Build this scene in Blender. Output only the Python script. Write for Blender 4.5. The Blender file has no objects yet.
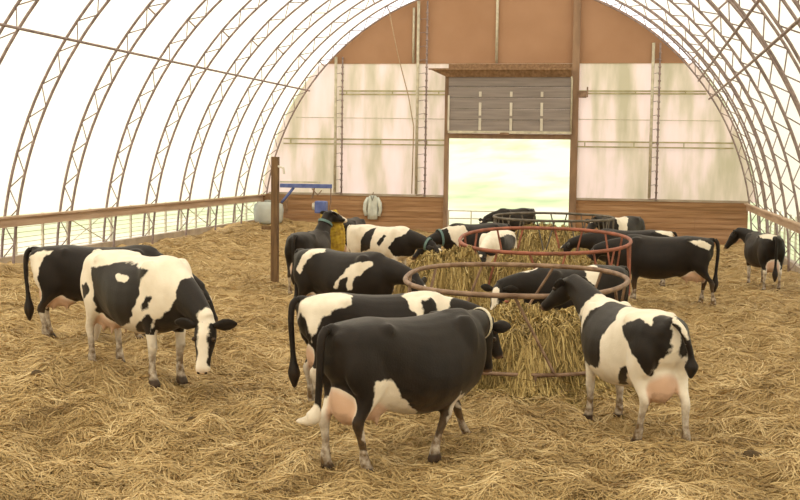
import bpy, bmesh, math, random
import numpy as np
from mathutils import Vector, Matrix, Euler
PI = math.pi
rnd = random.Random(7)

# ------------------------------------------------------------------ camera
F_PX = 1200.0
YAW = math.atan(236 / F_PX)
PITCH = math.atan(91.2 / F_PX)
ROLL = 0.0136
CAM_H = 3.1
scene = bpy.context.scene
cam_data = bpy.data.cameras.new('camera')
cam_data.sensor_width = 36.0
cam_data.lens = 36.0 * F_PX / 800.0
cam_data.clip_end = 2000
cam = bpy.data.objects.new('camera', cam_data)
scene.collection.objects.link(cam)
cam.matrix_world = (Matrix.Translation((0, 0, CAM_H)) @ Matrix.Rotation(YAW, 4, 'Z')
                    @ Matrix.Rotation(PI / 2 - PITCH, 4, 'X') @ Matrix.Rotation(ROLL, 4, 'Z'))
scene.camera = cam

# ------------------------------------------------------------------ sky, sun, exposure
world = bpy.data.worlds.new('overcast_sky')
scene.world = world
world.use_nodes = True
wn = world.node_tree
wn.nodes['Background'].inputs['Color'].default_value = (1.0, 0.975, 0.97, 1)
wn.nodes['Background'].inputs['Strength'].default_value = 1.6
sun_data = bpy.data.lights.new('sun', 'SUN')
sun_data.energy = 3.4
sun_data.angle = math.radians(12)
sun_data.color = (1.0, 0.95, 0.86)
sun = bpy.data.objects.new('sun', sun_data)
sun.rotation_euler = Euler((math.radians(28), math.radians(-16), 0))
scene.collection.objects.link(sun)
scene.view_settings.view_transform = 'Standard'
scene.view_settings.look = 'None'
scene.view_settings.gamma = 1.0
scene.view_settings.use_curve_mapping = False
scene.view_settings.exposure = 0.2
scene.display_settings.display_device = 'sRGB'
scene.cycles.max_bounces = 10
scene.cycles.diffuse_bounces = 6
scene.cycles.use_denoising = True

# ------------------------------------------------------------------ helpers
COL = scene.collection

def link(o, parent=None):
    COL.objects.link(o)
    if parent is not None:
        o.parent = parent
    return o

def tag(o, label=None, cat=None, group=None, kind=None):
    if label: o['label'] = label
    if cat: o['category'] = cat
    if group: o['group'] = group
    if kind: o['kind'] = kind
    return o

def empty(name, loc=(0, 0, 0), rz=0.0):
    o = bpy.data.objects.new(name, None)
    o.empty_display_size = 0.1
    o.location = loc
    o.rotation_euler = (0, 0, rz)
    COL.objects.link(o)
    return o

class MB:
    """collects simple shapes into one mesh"""
    def __init__(self):
        self.v = []; self.f = []
    def add(self, vs, fs):
        b = len(self.v)
        self.v += [tuple(map(float, p)) for p in vs]
        self.f += [tuple(i + b for i in f) for f in fs]
        return self
    def box(self, x0, x1, y0, y1, z0, z1):
        vs = [(x, y, z) for x in (x0, x1) for y in (y0, y1) for z in (z0, z1)]
        return self.add(vs, [(0, 1, 3, 2), (4, 6, 7, 5), (0, 4, 5, 1), (2, 3, 7, 6), (0, 2, 6, 4), (1, 5, 7, 3)])
    def tube(self, pts, r, n=8, closed=False):
        pts = [Vector(p) for p in pts]
        m = len(pts)
        rs = r if isinstance(r, (list, tuple)) else [r] * m
        vs = []; fs = []
        up = None
        for i, p in enumerate(pts):
            if closed:
                t = pts[(i + 1) % m] - pts[i - 1]
            else:
                t = pts[min(i + 1, m - 1)] - pts[max(i - 1, 0)]
            t.normalize()
            if up is None:
                up = Vector((0, 0, 1)) if abs(t.z) < 0.9 else Vector((1, 0, 0))
            a = t.cross(up)
            if a.length < 1e-5:
                a = t.orthogonal()
            a.normalize()
            b = a.cross(t).normalized()
            up = b
            for k in range(n):
                an = 2 * PI * k / n
                vs.append(p + (a * math.cos(an) + b * math.sin(an)) * rs[i])
        rng = m if closed else m - 1
        for i in range(rng):
            j = (i + 1) % m
            for k in range(n):
                l = (k + 1) % n
                fs.append((i * n + k, i * n + l, j * n + l, j * n + k))
        if not closed:
            fs.append(tuple(range(n))[::-1])
            fs.append(tuple(range((m - 1) * n, m * n)))
        return self.add(vs, fs)
    def loft(self, rings):
        n = len(rings[0]); vs = []; fs = []
        for r in rings:
            vs += [tuple(p) for p in r]
        for i in range(len(rings) - 1):
            for k in range(n):
                l = (k + 1) % n
                fs.append((i * n + k, i * n + l, (i + 1) * n + l, (i + 1) * n + k))
        fs.append(tuple(range(n))[::-1])
        fs.append(tuple(range((len(rings) - 1) * n, len(rings) * n)))
        return self.add(vs, fs)
    def ellipsoid(self, c, r, n=14, m=9):
        rings = []
        for i in range(1, m):
            t = PI * i / m
            rings.append([(c[0] + r[0] * math.sin(t) * math.cos(2 * PI * k / n),
                           c[1] + r[1] * math.sin(t) * math.sin(2 * PI * k / n),
                           c[2] - r[2] * math.cos(t)) for k in range(n)])
        return self.loft(rings)
    def build(self, name, mat, parent=None, smooth=False, bevel=0.0):
        me = bpy.data.meshes.new(name)
        me.from_pydata(self.v, [], self.f)
        me.materials.append(mat)
        bm = bmesh.new(); bm.from_mesh(me)
        bmesh.ops.recalc_face_normals(bm, faces=bm.faces)
        bm.to_mesh(me); bm.free()
        if smooth:
            me.polygons.foreach_set('use_smooth', [True] * len(me.polygons))
        o = bpy.data.objects.new(name, me)
        if bevel:
            md = o.modifiers.new('bevel', 'BEVEL'); md.width = bevel; md.segments = 2
        return link(o, parent)

# ------------------------------------------------------------------ materials
def nmat(name):
    m = bpy.data.materials.new(name); m.use_nodes = True
    nt = m.node_tree
    return m, nt, nt.nodes['Principled BSDF'], nt.nodes['Material Output']

def ramp(nt, stops):
    r = nt.nodes.new('ShaderNodeValToRGB')
    while len(r.color_ramp.elements) > 2:
        r.color_ramp.elements.remove(r.color_ramp.elements[-1])
    e = r.color_ramp.elements
    e[0].position, e[0].color = stops[0][0], (*stops[0][1], 1)
    e[1].position, e[1].color = stops[1][0], (*stops[1][1], 1)
    for p, c in stops[2:]:
        k = e.new(p); k.color = (*c, 1)
    return r

def noisy(name, stops, scale=(8, 8, 8), detail=6, rough=0.8, metallic=0.0, bump=0.0, noise_scale=1.0, spec=0.3, dist=0.0):
    m, nt, bs, out = nmat(name)
    tc = nt.nodes.new('ShaderNodeTexCoord'); mp = nt.nodes.new('ShaderNodeMapping')
    mp.inputs['Scale'].default_value = scale
    nz = nt.nodes.new('ShaderNodeTexNoise'); nz.inputs['Scale'].default_value = noise_scale
    nz.inputs['Detail'].default_value = detail; nz.inputs['Distortion'].default_value = dist
    nt.links.new(tc.outputs['Object'], mp.inputs['Vector']); nt.links.new(mp.outputs['Vector'], nz.inputs['Vector'])
    r = ramp(nt, stops)
    nt.links.new(nz.outputs['Fac'], r.inputs['Fac']); nt.links.new(r.outputs['Color'], bs.inputs['Base Color'])
    bs.inputs['Roughness'].default_value = rough; bs.inputs['Metallic'].default_value = metallic
    bs.inputs['Specular IOR Level'].default_value = spec
    if bump:
        b = nt.nodes.new('ShaderNodeBump'); b.inputs['Strength'].default_value = bump; b.inputs['Distance'].default_value = 0.02
        nt.links.new(nz.outputs['Fac'], b.inputs['Height']); nt.links.new(b.outputs['Normal'], bs.inputs['Normal'])
    return m

def fabric(name, stops, trans, scale, noise_scale=1.0, detail=5):
    """thin translucent sheet lit from outside"""
    m, nt, bs, out = nmat(name)
    tc = nt.nodes.new('ShaderNodeTexCoord'); mp = nt.nodes.new('ShaderNodeMapping')
    mp.inputs['Scale'].default_value = scale
    nz = nt.nodes.new('ShaderNodeTexNoise'); nz.inputs['Scale'].default_value = noise_scale; nz.inputs['Detail'].default_value = detail
    nt.links.new(tc.outputs['Object'], mp.inputs['Vector']); nt.links.new(mp.outputs['Vector'], nz.inputs['Vector'])
    r = ramp(nt, stops)
    nt.links.new(nz.outputs['Fac'], r.inputs['Fac'])
    d = nt.nodes.new('ShaderNodeBsdfDiffuse'); t = nt.nodes.new('ShaderNodeBsdfTranslucent'); mx = nt.nodes.new('ShaderNodeMixShader')
    nt.links.new(r.outputs['Color'], d.inputs['Color']); nt.links.new(r.outputs['Color'], t.inputs['Color'])
    mx.inputs[0].default_value = trans
    nt.links.new(d.outputs[0], mx.inputs[1]); nt.links.new(t.outputs[0], mx.inputs[2]); nt.links.new(mx.outputs[0], out.inputs['Surface'])
    nt.nodes.remove(bs)
    return m

M = {}
M['fabric'] = fabric('white_translucent_fabric', [(0.3, (0.92, 0.89, 0.77)), (0.7, (0.95, 0.92, 0.81))], 0.62, (0.3, 0.1, 0.3))
M['panel'] = fabric('mildewed_translucent_sheet',
                    [(0.34, (0.52, 0.46, 0.33)), (0.45, (0.68, 0.58, 0.47)), (0.55, (0.86, 0.70, 0.67)), (0.7, (0.95, 0.76, 0.77))], 0.5, (1.1, 1, 0.22), 1.0, 8)
M['steel'] = noisy('weathered_steel', [(0.3, (0.20, 0.15, 0.135)), (0.7, (0.38, 0.29, 0.26))], (6, 6, 6), rough=0.6, metallic=0.3)
M['pale_steel'] = noisy('pale_galvanised_steel', [(0.3, (0.42, 0.37, 0.27)), (0.7, (0.62, 0.56, 0.42))], (6, 6, 6), rough=0.6, metallic=0.2)
M['olive_steel'] = noisy('olive_stained_steel', [(0.3, (0.30, 0.26, 0.12)), (0.7, (0.48, 0.42, 0.24))], (3, 3, 3), rough=0.7)
M['boards'] = None
M['brown_panel'] = noisy('brown_gable_sheet', [(0.3, (0.34, 0.185, 0.10)), (0.7, (0.39, 0.22, 0.125))], (0.8, 0.8, 0.8), rough=0.8)
M['wood'] = noisy('weathered_timber', [(0.3, (0.18, 0.10, 0.05)), (0.7, (0.33, 0.20, 0.11))], (10, 1.2, 10), rough=0.85, bump=0.3)
M['post_wood'] = noisy('dark_post_timber', [(0.3, (0.10, 0.055, 0.028)), (0.7, (0.22, 0.13, 0.06))], (12, 12, 1.2), rough=0.85, bump=0.3)
M['rail_wood'] = noisy('pinkish_rail_timber', [(0.3, (0.36, 0.24, 0.16)), (0.7, (0.58, 0.42, 0.30))], (4, 0.5, 8), rough=0.85, bump=0.2)
M['jamb'] = noisy('brown_door_frame_steel', [(0.3, (0.20, 0.12, 0.07)), (0.7, (0.32, 0.20, 0.12))], (3, 3, 1), rough=0.7)
M['door_grey'] = noisy('grey_door_sheet', [(0.3, (0.20, 0.165, 0.145)), (0.7, (0.30, 0.25, 0.22))], (0.6, 1, 9), rough=0.6)
M['stile'] = noisy('pale_door_stile', [(0.3, (0.5, 0.45, 0.36)), (0.7, (0.66, 0.6, 0.5))], (3, 3, 3), rough=0.6)
M['red_steel'] = noisy('rusty_red_painted_tube', [(0.35, (0.20, 0.075, 0.045)), (0.65, (0.36, 0.12, 0.07))], (5, 5, 5), rough=0.6, metallic=0.1)
M['rust_steel'] = noisy('rusty_brown_tube', [(0.35, (0.15, 0.085, 0.05)), (0.65, (0.31, 0.20, 0.13))], (6, 6, 6), rough=0.55, metallic=0.2)
M['grey_steel'] = noisy('dark_grey_tube', [(0.35, (0.09, 0.075, 0.055)), (0.65, (0.17, 0.14, 0.11))], (6, 6, 6), rough=0.6)
M['blue'] = noisy('blue_painted_steel', [(0.3, (0.075, 0.10, 0.26)), (0.7, (0.13, 0.16, 0.36))], (8, 8, 8), rough=0.5)
M['yellow'] = noisy('yellow_brush_bristle', [(0.3, (0.24, 0.13, 0.02)), (0.7, (0.58, 0.40, 0.04))], (7, 7, 9), rough=0.8, bump=0.5)
M['white_cloth'] = noisy('white_coat_cloth', [(0.3, (0.45, 0.47, 0.42)), (0.7, (0.72, 0.73, 0.66))], (6, 6, 3), rough=0.9, bump=0.3)
M['grey_cloth'] = noisy('grey_coat_trim', [(0.3, (0.25, 0.25, 0.22)), (0.7, (0.36, 0.36, 0.32))], (6, 6, 3), rough=0.9)
M['tank'] = noisy('pale_blue_grey_plastic', [(0.3, (0.40, 0.42, 0.39)), (0.7, (0.55, 0.56, 0.50))], (2, 2, 2), rough=0.6)
M['rope'] = noisy('brown_rope', [(0.3, (0.30, 0.20, 0.12)), (0.7, (0.45, 0.32, 0.2))], (20, 20, 20))
M['collar_white'] = noisy('cream_strap', [(0.3, (0.55, 0.48, 0.36)), (0.7, (0.75, 0.68, 0.52))], (20, 20, 20), rough=0.6)
M['collar_teal'] = noisy('faded_teal_strap', [(0.3, (0.09, 0.15, 0.14)), (0.7, (0.15, 0.23, 0.21))], (20, 20, 20), rough=0.6)
M['eye'] = noisy('dark_wet_eye', [(0.3, (0.01, 0.008, 0.006)), (0.7, (0.02, 0.015, 0.01))], rough=0.15, spec=0.6)
M['grass'] = noisy('pasture_grass', [(0.34, (0.25, 0.31, 0.16)), (0.47, (0.38, 0.42, 0.24)), (0.58, (0.46, 0.43, 0.34)), (0.7, (0.48, 0.49, 0.33))], (0.12, 0.05, 0.12), rough=0.95, detail=8)
M['leaf'] = noisy('far_tree_leaves', [(0.3, (0.30, 0.36, 0.26)), (0.7, (0.46, 0.50, 0.40))], (1, 1, 1), rough=0.95)
M['mortar'] = noisy('concrete_kerb', [(0.3, (0.30, 0.24, 0.18)), (0.7, (0.46, 0.38, 0.29))], (2, 2, 2), rough=0.9)

M['dung'] = noisy('dark_dung', [(0.3, (0.05, 0.03, 0.012)), (0.7, (0.12, 0.075, 0.03))], (14, 14, 14), rough=0.8, bump=0.6)

def board_material():
    m, nt, bs, out = nmat('horizontal_plank_boards')
    tc = nt.nodes.new('ShaderNodeTexCoord'); sep = nt.nodes.new('ShaderNodeSeparateXYZ')
    nt.links.new(tc.outputs['Object'], sep.inputs[0])
    mp = nt.nodes.new('ShaderNodeMapping'); mp.inputs['Scale'].default_value = (0.5, 1, 9)
    nt.links.new(tc.outputs['Object'], mp.inputs['Vector'])
    nz = nt.nodes.new('ShaderNodeTexNoise'); nz.inputs['Scale'].default_value = 1.2; nz.inputs['Detail'].default_value = 7
    nt.links.new(mp.outputs['Vector'], nz.inputs['Vector'])
    r = ramp(nt, [(0.28, (0.23, 0.125, 0.058)), (0.5, (0.35, 0.195, 0.098)), (0.74, (0.46, 0.28, 0.155))])
    nt.links.new(nz.outputs['Fac'], r.inputs['Fac']); nt.links.new(r.outputs['Color'], bs.inputs['Base Color'])
    bs.inputs['Roughness'].default_value = 0.85; bs.inputs['Specular IOR Level'].default_value = 0.2
    return m
M['boards'] = board_material()

# straw on the floor (matted) and loose stalks
def straw_base(name, dark, mid, light):
    m, nt, bs, out = nmat(name)
    tc = nt.nodes.new('ShaderNodeTexCoord')
    n1 = nt.nodes.new('ShaderNodeTexNoise'); n1.inputs['Scale'].default_value = 0.9; n1.inputs['Detail'].default_value = 6; n1.inputs['Distortion'].default_value = 0.6
    n2 = nt.nodes.new('ShaderNodeTexNoise'); n2.inputs['Scale'].default_value = 14; n2.inputs['Detail'].default_value = 8; n2.inputs['Distortion'].default_value = 2.2
    nt.links.new(tc.outputs['Object'], n1.inputs['Vector']); nt.links.new(tc.outputs['Object'], n2.inputs['Vector'])
    a = nt.nodes.new('ShaderNodeMath'); a.operation = 'ADD'
    b = nt.nodes.new('ShaderNodeMath'); b.operation = 'MULTIPLY'; b.inputs[1].default_value = 0.5
    nt.links.new(n1.outputs['Fac'], a.inputs[0]); nt.links.new(n2.outputs['Fac'], a.inputs[1]); nt.links.new(a.outputs[0], b.inputs[0])
    r = ramp(nt, [(0.34, dark), (0.5, mid), (0.66, light)])
    nt.links.new(b.outputs[0], r.inputs['Fac']); nt.links.new(r.outputs['Color'], bs.inputs['Base Color'])
    bs.inputs['Roughness'].default_value = 0.9; bs.inputs['Specular IOR Level'].default_value = 0.15
    bp = nt.nodes.new('ShaderNodeBump'); bp.inputs['Strength'].default_value = 0.9; bp.inputs['Distance'].default_value = 0.06
    nt.links.new(n2.outputs['Fac'], bp.inputs['Height']); nt.links.new(bp.outputs['Normal'], bs.inputs['Normal'])
    return m
M['straw_floor'] = straw_base('matted_straw', (0.20, 0.125, 0.048), (0.42, 0.285, 0.125), (0.58, 0.42, 0.21))
M['hay'] = straw_base('matted_hay', (0.10, 0.07, 0.022), (0.27, 0.19, 0.075), (0.48, 0.35, 0.16))

def stalk_material(name, stops):
    m, nt, bs, out = nmat(name)
    at = nt.nodes.new('ShaderNodeAttribute'); at.attribute_name = 'tone'
    r = ramp(nt, stops)
    nt.links.new(at.outputs['Fac'], r.inputs['Fac']); nt.links.new(r.outputs['Color'], bs.inputs['Base Color'])
    bs.inputs['Roughness'].default_value = 0.6; bs.inputs['Specular IOR Level'].default_value = 0.25
    return m
M['stalks'] = stalk_material('dry_straw_stalks', [(0.0, (0.20, 0.12, 0.045)), (0.35, (0.40, 0.27, 0.11)), (0.7, (0.56, 0.40, 0.19)), (1.0, (0.74, 0.58, 0.32))])
M['hay_stalks'] = stalk_material('greenish_hay_stalks', [(0.0, (0.13, 0.085, 0.02)), (0.35, (0.34, 0.23, 0.075)), (0.7, (0.56, 0.41, 0.16)), (1.0, (0.78, 0.62, 0.31))])

def coat_material():
    m, nt, bs, out = nmat('holstein_coat')
    L = nt.links
    def attr(n):
        a = nt.nodes.new('ShaderNodeAttribute'); a.attribute_name = n; return a.outputs['Fac']
    def math_(op, a, b=None, clamp=False):
        x = nt.nodes.new('ShaderNodeMath'); x.operation = op; x.use_clamp = clamp
        for i, q in enumerate((a, b)):
            if q is None: continue
            if isinstance(q, (int, float)): x.inputs[i].default_value = q
            else: L.new(q, x.inputs[i])
        return x.outputs[0]
    def mix(f, a, b):
        x = nt.nodes.new('ShaderNodeMix'); x.data_type = 'RGBA'
        L.new(f, x.inputs['Factor'])
        for nme, q in (('A', a), ('B', b)):
            s = [i for i in x.inputs if i.name == nme and i.type == 'RGBA'][0]
            if isinstance(q, tuple): s.default_value = (*q, 1)
            else: L.new(q, s)
        return [o for o in x.outputs if o.type == 'RGBA'][0]
    tc = nt.nodes.new('ShaderNodeTexCoord')
    def noise(s, d=4):
        n = nt.nodes.new('ShaderNodeTexNoise'); n.inputs['Scale'].default_value = s; n.inputs['Detail'].default_value = d
        L.new(tc.outputs['Object'], n.inputs['Vector']); return n.outputs['Fac']
    wob = math_('MULTIPLY', math_('SUBTRACT', noise(9, 4), 0.5), 0.10)
    f = math_('ADD', attr('coat'), wob)
    k = math_('ADD', math_('MULTIPLY', f, 60.0), 0.5, True)          # 1 = black hair
    nz = noise(6, 5)
    whit = mix(nz, (0.62, 0.52, 0.39), (0.86, 0.78, 0.66))
    blak = mix(nz, (0.008, 0.006, 0.005), (0.022, 0.015, 0.011))
    c = mix(k, whit, blak)
    c = mix(attr('pink'), c, (0.60, 0.33, 0.20))
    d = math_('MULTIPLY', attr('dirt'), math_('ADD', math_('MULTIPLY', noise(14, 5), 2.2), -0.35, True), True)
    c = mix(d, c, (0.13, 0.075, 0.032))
    c = mix(attr('hoof'), c, (0.05, 0.03, 0.018))
    L.new(c, bs.inputs['Base Color'])
    bs.inputs['Roughness'].default_value = 0.5
    bs.inputs['Specular IOR Level'].default_value = 0.18
    bs.inputs['Sheen Weight'].default_value = 0.05
    bs.inputs['Sheen Tint'].default_value = (0.9, 0.75, 0.55, 1)
    bp = nt.nodes.new('ShaderNodeBump'); bp.inputs['Strength'].default_value = 0.25; bp.inputs['Distance'].default_value = 0.01
    L.new(noise(55, 3), bp.inputs['Height']); L.new(bp.outputs['Normal'], bs.inputs['Normal'])
    return m
M['coat'] = coat_material()

# ------------------------------------------------------------------ the ground shape
_r = np.random.RandomState(11)
_waves = []
for lam, amp, n in ((4.5, 0.036, 7), (1.7, 0.026, 10), (0.7, 0.018, 12), (0.33, 0.010, 12)):
    for _ in range(n):
        a = _r.uniform(0, 2 * PI)
        _waves.append((math.cos(a) * 2 * PI / lam, math.sin(a) * 2 * PI / lam, _r.uniform(0, 2 * PI), amp * 0.55))

RINGS = [  # centre x, centre y, radius, rim height, tilt dx, tilt dy (height change per metre)
    (-1.68, 17.0, 1.54, 1.42, 0.0, 0.045),
    (-1.78, 23.6, 1.66, 1.55, 0.0, 0.085),
    (-2.35, 34.5, 1.70, 1.50, 0.0, 0.02),
]

def smoothstep(a, b, x):
    t = np.clip((x - a) / (b - a), 0, 1)
    return t * t * (3 - 2 * t)

def ground(x, y):
    x = np.asarray(x, float); y = np.asarray(y, float)
    z = np.zeros(np.broadcast(x, y).shape)
    for kx, ky, ph, am in _waves:
        z = z + am * np.sin(kx * x + ky * y + ph + 0.8 * np.sin(0.9 * x - 0.7 * y + ph))
    z = z + 0.34 * smoothstep(-9.5, -15.0, x) + 0.12 * smoothstep(-4.5, -7.5, x) * smoothstep(24, 18, y)
    z = z + 0.17 * np.exp(-(((x + 7.4) / 2.9) ** 4 + ((y - 15.4) / 2.7) ** 4))
    z = z + 0.16 * smoothstep(40, 47, y) * smoothstep(-2, -6, x)
    for cx, cy, r, h, _, _ in RINGS:
        d = np.hypot(x - cx, y - cy)
        z = z + 0.16 * np.exp(-(d / (r + 0.5)) ** 4)
    return z

def gz(x, y):
    return float(ground(x, y))

# ------------------------------------------------------------------ building shell
AX, AA, AB = -5.4, 9.75, 10.05          # arch: centre x, inner half width, inner height
WALL_Y = 48.0
FRONT_Y = -8.0
RAIL_Z = 1.55

def arch(t, off=0.0):
    """t in 0..pi from the right foot over the ridge to the left foot"""
    return (AX + (AA + off) * math.cos(t), (AB + off) * math.sin(t))

def arch_t(z, off=0.0):
    return math.asin(z / (AB + off))

# fabric skin
fb = MB()
n = 96
t0 = arch_t(RAIL_Z, 0.42)
ys = np.linspace(FRONT_Y, WALL_Y + 0.25, 22)
vs = []; fs = []
for j, y in enumerate(ys):
    for i in range(n + 1):
        t = t0 + (PI - 2 * t0) * i / n
        x, z = arch(t, 0.42)
        vs.append((x, y, z))
for j in range(len(ys) - 1):
    for i in range(n):
        a = j * (n + 1) + i
        fs.append((a, a + 1, a + n + 2, a + n + 1))
fb.add(vs, fs)
tag(fb.build('ceiling', M['fabric'], smooth=True), kind='structure')

# end gable: boards below, translucent sheets, brown sheet on top, with the door opening
DX0, DX1 = -7.50, -2.57
def half_at(z, off=0.1):
    return (AA + off) * math.sqrt(max(0.0, 1 - (z / (AB + off)) ** 2))

def gable_strip(name, mat, z0, z1, y, gaps, thick=0.06, cell=0.25):
    mb = MB()
    nz = max(1, int((z1 - z0) / cell))
    for k in range(nz):
        a = z0 + (z1 - z0) * k / nz; b = z0 + (z1 - z0) * (k + 1) / nz
        ha, hb = half_at(max(a, 0)), half_at(max(b, 0))
        segs = [(-1e9, 1e9)]
        for g0, g1, gz0, gz1 in gaps:
            if a < gz1 - 1e-6 and b > gz0 + 1e-6:
                segs = [(-1e9, g0), (g1, 1e9)]
        for s0, s1 in segs:
            xa0, xa1 = max(AX - ha, s0), min(AX + ha, s1)
            xb0, xb1 = max(AX - hb, s0), min(AX + hb, s1)
            if xa1 - xa0 < 0.02: continue
            v = [(xa0, y, a), (xa1, y, a), (xb1, y, b), (xb0, y, b),
                 (xa0, y + thick, a), (xa1, y + thick, a), (xb1, y + thick, b), (xb0, y + thick, b)]
            mb.add(v, [(0, 1, 2, 3), (7, 6, 5, 4), (0, 4, 5, 1), (1, 5, 6, 2), (2, 6, 7, 3), (3, 7, 4, 0)])
    return mb.build(name, mat)

DOOR_TOP = 3.97
wb = empty('wall_back', (0, 0, 0)); tag(wb, kind='structure')
# boards: eight separate planks
pk = MB()
nb = 8; bh = (1.60 + 0.1) / nb
for k in range(nb):
    z0 = -0.1 + k * bh
    for x0, x1 in ((AX - 9.75, DX0), (DX1, AX + 9.62)):
        # butt joints
        x = x0
        while x < x1 - 0.01:
            xe = min(x1, x + rnd.choice((2.4, 3.6, 4.8)))
            if x1 - xe < 0.8: xe = x1
            pk.box(x + 0.004, xe - 0.004, WALL_Y - 0.07 - rnd.uniform(0, 0.012), WALL_Y, z0 + 0.006, z0 + bh - 0.006)
            x = xe
pk.box(AX - 9.75, DX0, WALL_Y - 0.035, WALL_Y + 0.02, -0.1, 1.6); pk.box(DX1, AX + 9.62, WALL_Y - 0.035, WALL_Y + 0.02, -0.1, 1.6)  # backing added behind the planks to block light through the gaps
o = pk.build('boards', M['boards'], wb); tag(o, kind='structure')
def panel_wall():
    """one-sided translucent sheets (a thin sheet, no thickness, so light passes once)"""
    mb = MB()
    z0, z1 = 1.60, 6.93
    nz = 24
    for k in range(nz):
        a = z0 + (z1 - z0) * k / nz; b = z0 + (z1 - z0) * (k + 1) / nz
        ha, hb = half_at(a, 0.3), half_at(b, 0.3)
        segs = [(-1e9, 1e9)]
        if a < DOOR_TOP: segs = [(-1e9, DX0), (DX1, 1e9)]
        for s0, s1 in segs:
            xa0, xa1 = max(AX - ha, s0), min(AX + ha, s1)
            xb0, xb1 = max(AX - hb, s0), min(AX + hb, s1)
            mb.add([(xa0, WALL_Y, a), (xa1, WALL_Y, a), (xb1, WALL_Y, b), (xb0, WALL_Y, b)], [(0, 1, 2, 3)])
    return mb
o = panel_wall().build('translucent_sheets', M['panel'], wb); tag(o, kind='structure')
o = gable_strip('gable_sheet', M['brown_panel'], 6.93, 10.1, WALL_Y - 0.02, []); o.parent = wb; tag(o, kind='structure')

# end wall behind the camera closes the far end of the shed loosely: translucent sheet
fw = MB()
for k in range(30):
    a = 0.0 + 10.1 * k / 30; b = 10.1 * (k + 1) / 30
    ha, hb = half_at(a, 0.3), half_at(min(b, 10.09), 0.3)
    fw.add([(AX - ha, FRONT_Y, a), (AX + ha, FRONT_Y, a), (AX + hb, FRONT_Y, b), (AX - hb, FRONT_Y, b)], [(0, 1, 2, 3)])
tag(fw.build('wall_front', M['fabric']), kind='structure')

# low side walls: a kerb along the foot on both sides
for nm, sx in (('wall_left', -1), ('wall_right', 1)):
    k = MB()
    x = AX + sx * (AA + 0.30)
    k.box(x - 0.08, x + 0.08, FRONT_Y, WALL_Y, -0.3, 0.52 if sx < 0 else 0.18)
    tag(k.build(nm, M['mortar'], bevel=0.01), kind='structure')

# timber rail along both sides at the foot of the fabric
for sx, lab in ((-1, 'long pinkish timber rail running along the open left side wall'), (1, 'long timber rail along the right side wall')):
    r = MB()
    xi = AX + sx * (AA * math.cos(arch_t(RAIL_Z)) - 0.05)
    r.box(min(xi, xi - sx * 0.05), max(xi, xi - sx * 0.05), 15, WALL_Y - 0.2, RAIL_Z - 0.24, RAIL_Z - 0.02)
    r.box(min(xi, xi - sx * 0.14), max(xi, xi - sx * 0.14), 15, WALL_Y - 0.2, RAIL_Z - 0.02, RAIL_Z + 0.03)
    tag(r.build('timber_rail', M['rail_wood'], bevel=0.006), lab, 'rail')

# wire netting fence in the open strip below the rails
for sx, lab in ((-1, 'wire fence strands and thin posts in the open strip along the left side'), (1, 'wire fence strands and thin posts in the open strip along the right side')):
    xo = AX + sx * (AA + 0.44)
    root = empty('wire_fence', (xo, 30, 0.2)); tag(root, lab, 'fence')
    w = MB()
    for k in range(9):
        z = 0.30 + 0.13 * k - 0.2
        w.tube([(0, -16, z), (0, -5, z - 0.015), (0, 5, z + 0.01), (0, 17.8, z)], 0.008, 5)
    w.build('wire', M['olive_steel'], root)
    yy = -13.2
    while yy < 17.5:
        MB().box(-0.03, 0.03, yy - 0.035, yy + 0.035, -0.3, RAIL_Z - 0.2).build('fence_post', M['pale_steel'], root)
        yy += 1.425

# ------------------------------------------------------------------ arched lattice trusses
def truss_mesh(root, thick=1.0):
    IN, OUT = 0.0, 0.33
    N = 72
    ts = [PI * i / N for i in range(N + 1)]
    pts_o = [(arch(t, OUT)[0], 0, arch(t, OUT)[1]) for t in ts]
    pts_i = [(arch(t, IN)[0], 0, arch(t, IN)[1]) for t in ts]
    MB().tube(pts_o, 0.036, 6).build('outer_chord', M['steel'], root, smooth=True)
    MB().tube(pts_i, 0.036, 6).build('inner_chord', M['steel'], root, smooth=True)
    w = MB()
    for i in range(N):
        a, b = (pts_i[i], pts_o[i + 1]) if i % 2 == 0 else (pts_o[i], pts_i[i + 1])
        w.tube([a, b], 0.016, 4)
    for i in (25, 47, 17, 55):
        w.tube([pts_i[i], pts_o[i]], 0.028, 5)
    w.build('web', M['steel'], root)
ORD = ['first', 'second', 'third', 'fourth', 'fifth', 'sixth', 'seventh', 'eighth', 'ninth', 'tenth', 'eleventh', 'twelfth', 'thirteenth']
truss_y = [WALL_Y - 0.35 - 2.91 * k for k in range(12)]
proto = None
for k, y in enumerate(truss_y):
    if proto is None:
        root = empty('arched_truss', (0, y, 0)); truss_mesh(root); proto = root
    else:
        root = proto.copy(); COL.objects.link(root); root.location = (0, y, 0)
        for ch in list(proto.children):
            c = ch.copy(); c.parent = root; COL.objects.link(c)
    lab = ('steel lattice arch standing right against the end wall' if k == 0 else
           'steel lattice roof arch, %s one in front of the end wall arch' % ORD[k - 1])
    tag(root, lab, 'roof truss', 'steel lattice arches under the white roof')

# purlin pipes along the shed
for x, z, lab in ((-13.30, 5.83, 'long brown pipe running lengthwise under the left roof side'),
                  (2.62, 5.55, 'lower of two pipes running lengthwise under the right roof side'),
                  (2.20, 6.25, 'upper of two pipes running lengthwise under the right roof side')):
    tag(MB().tube([(x, 14, z), (x, 30, z - 0.02), (x, WALL_Y - 0.1, z)], 0.035, 8).build('purlin_pipe', M['steel'], smooth=True), lab, 'pipe', 'pipes under the roof')

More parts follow.
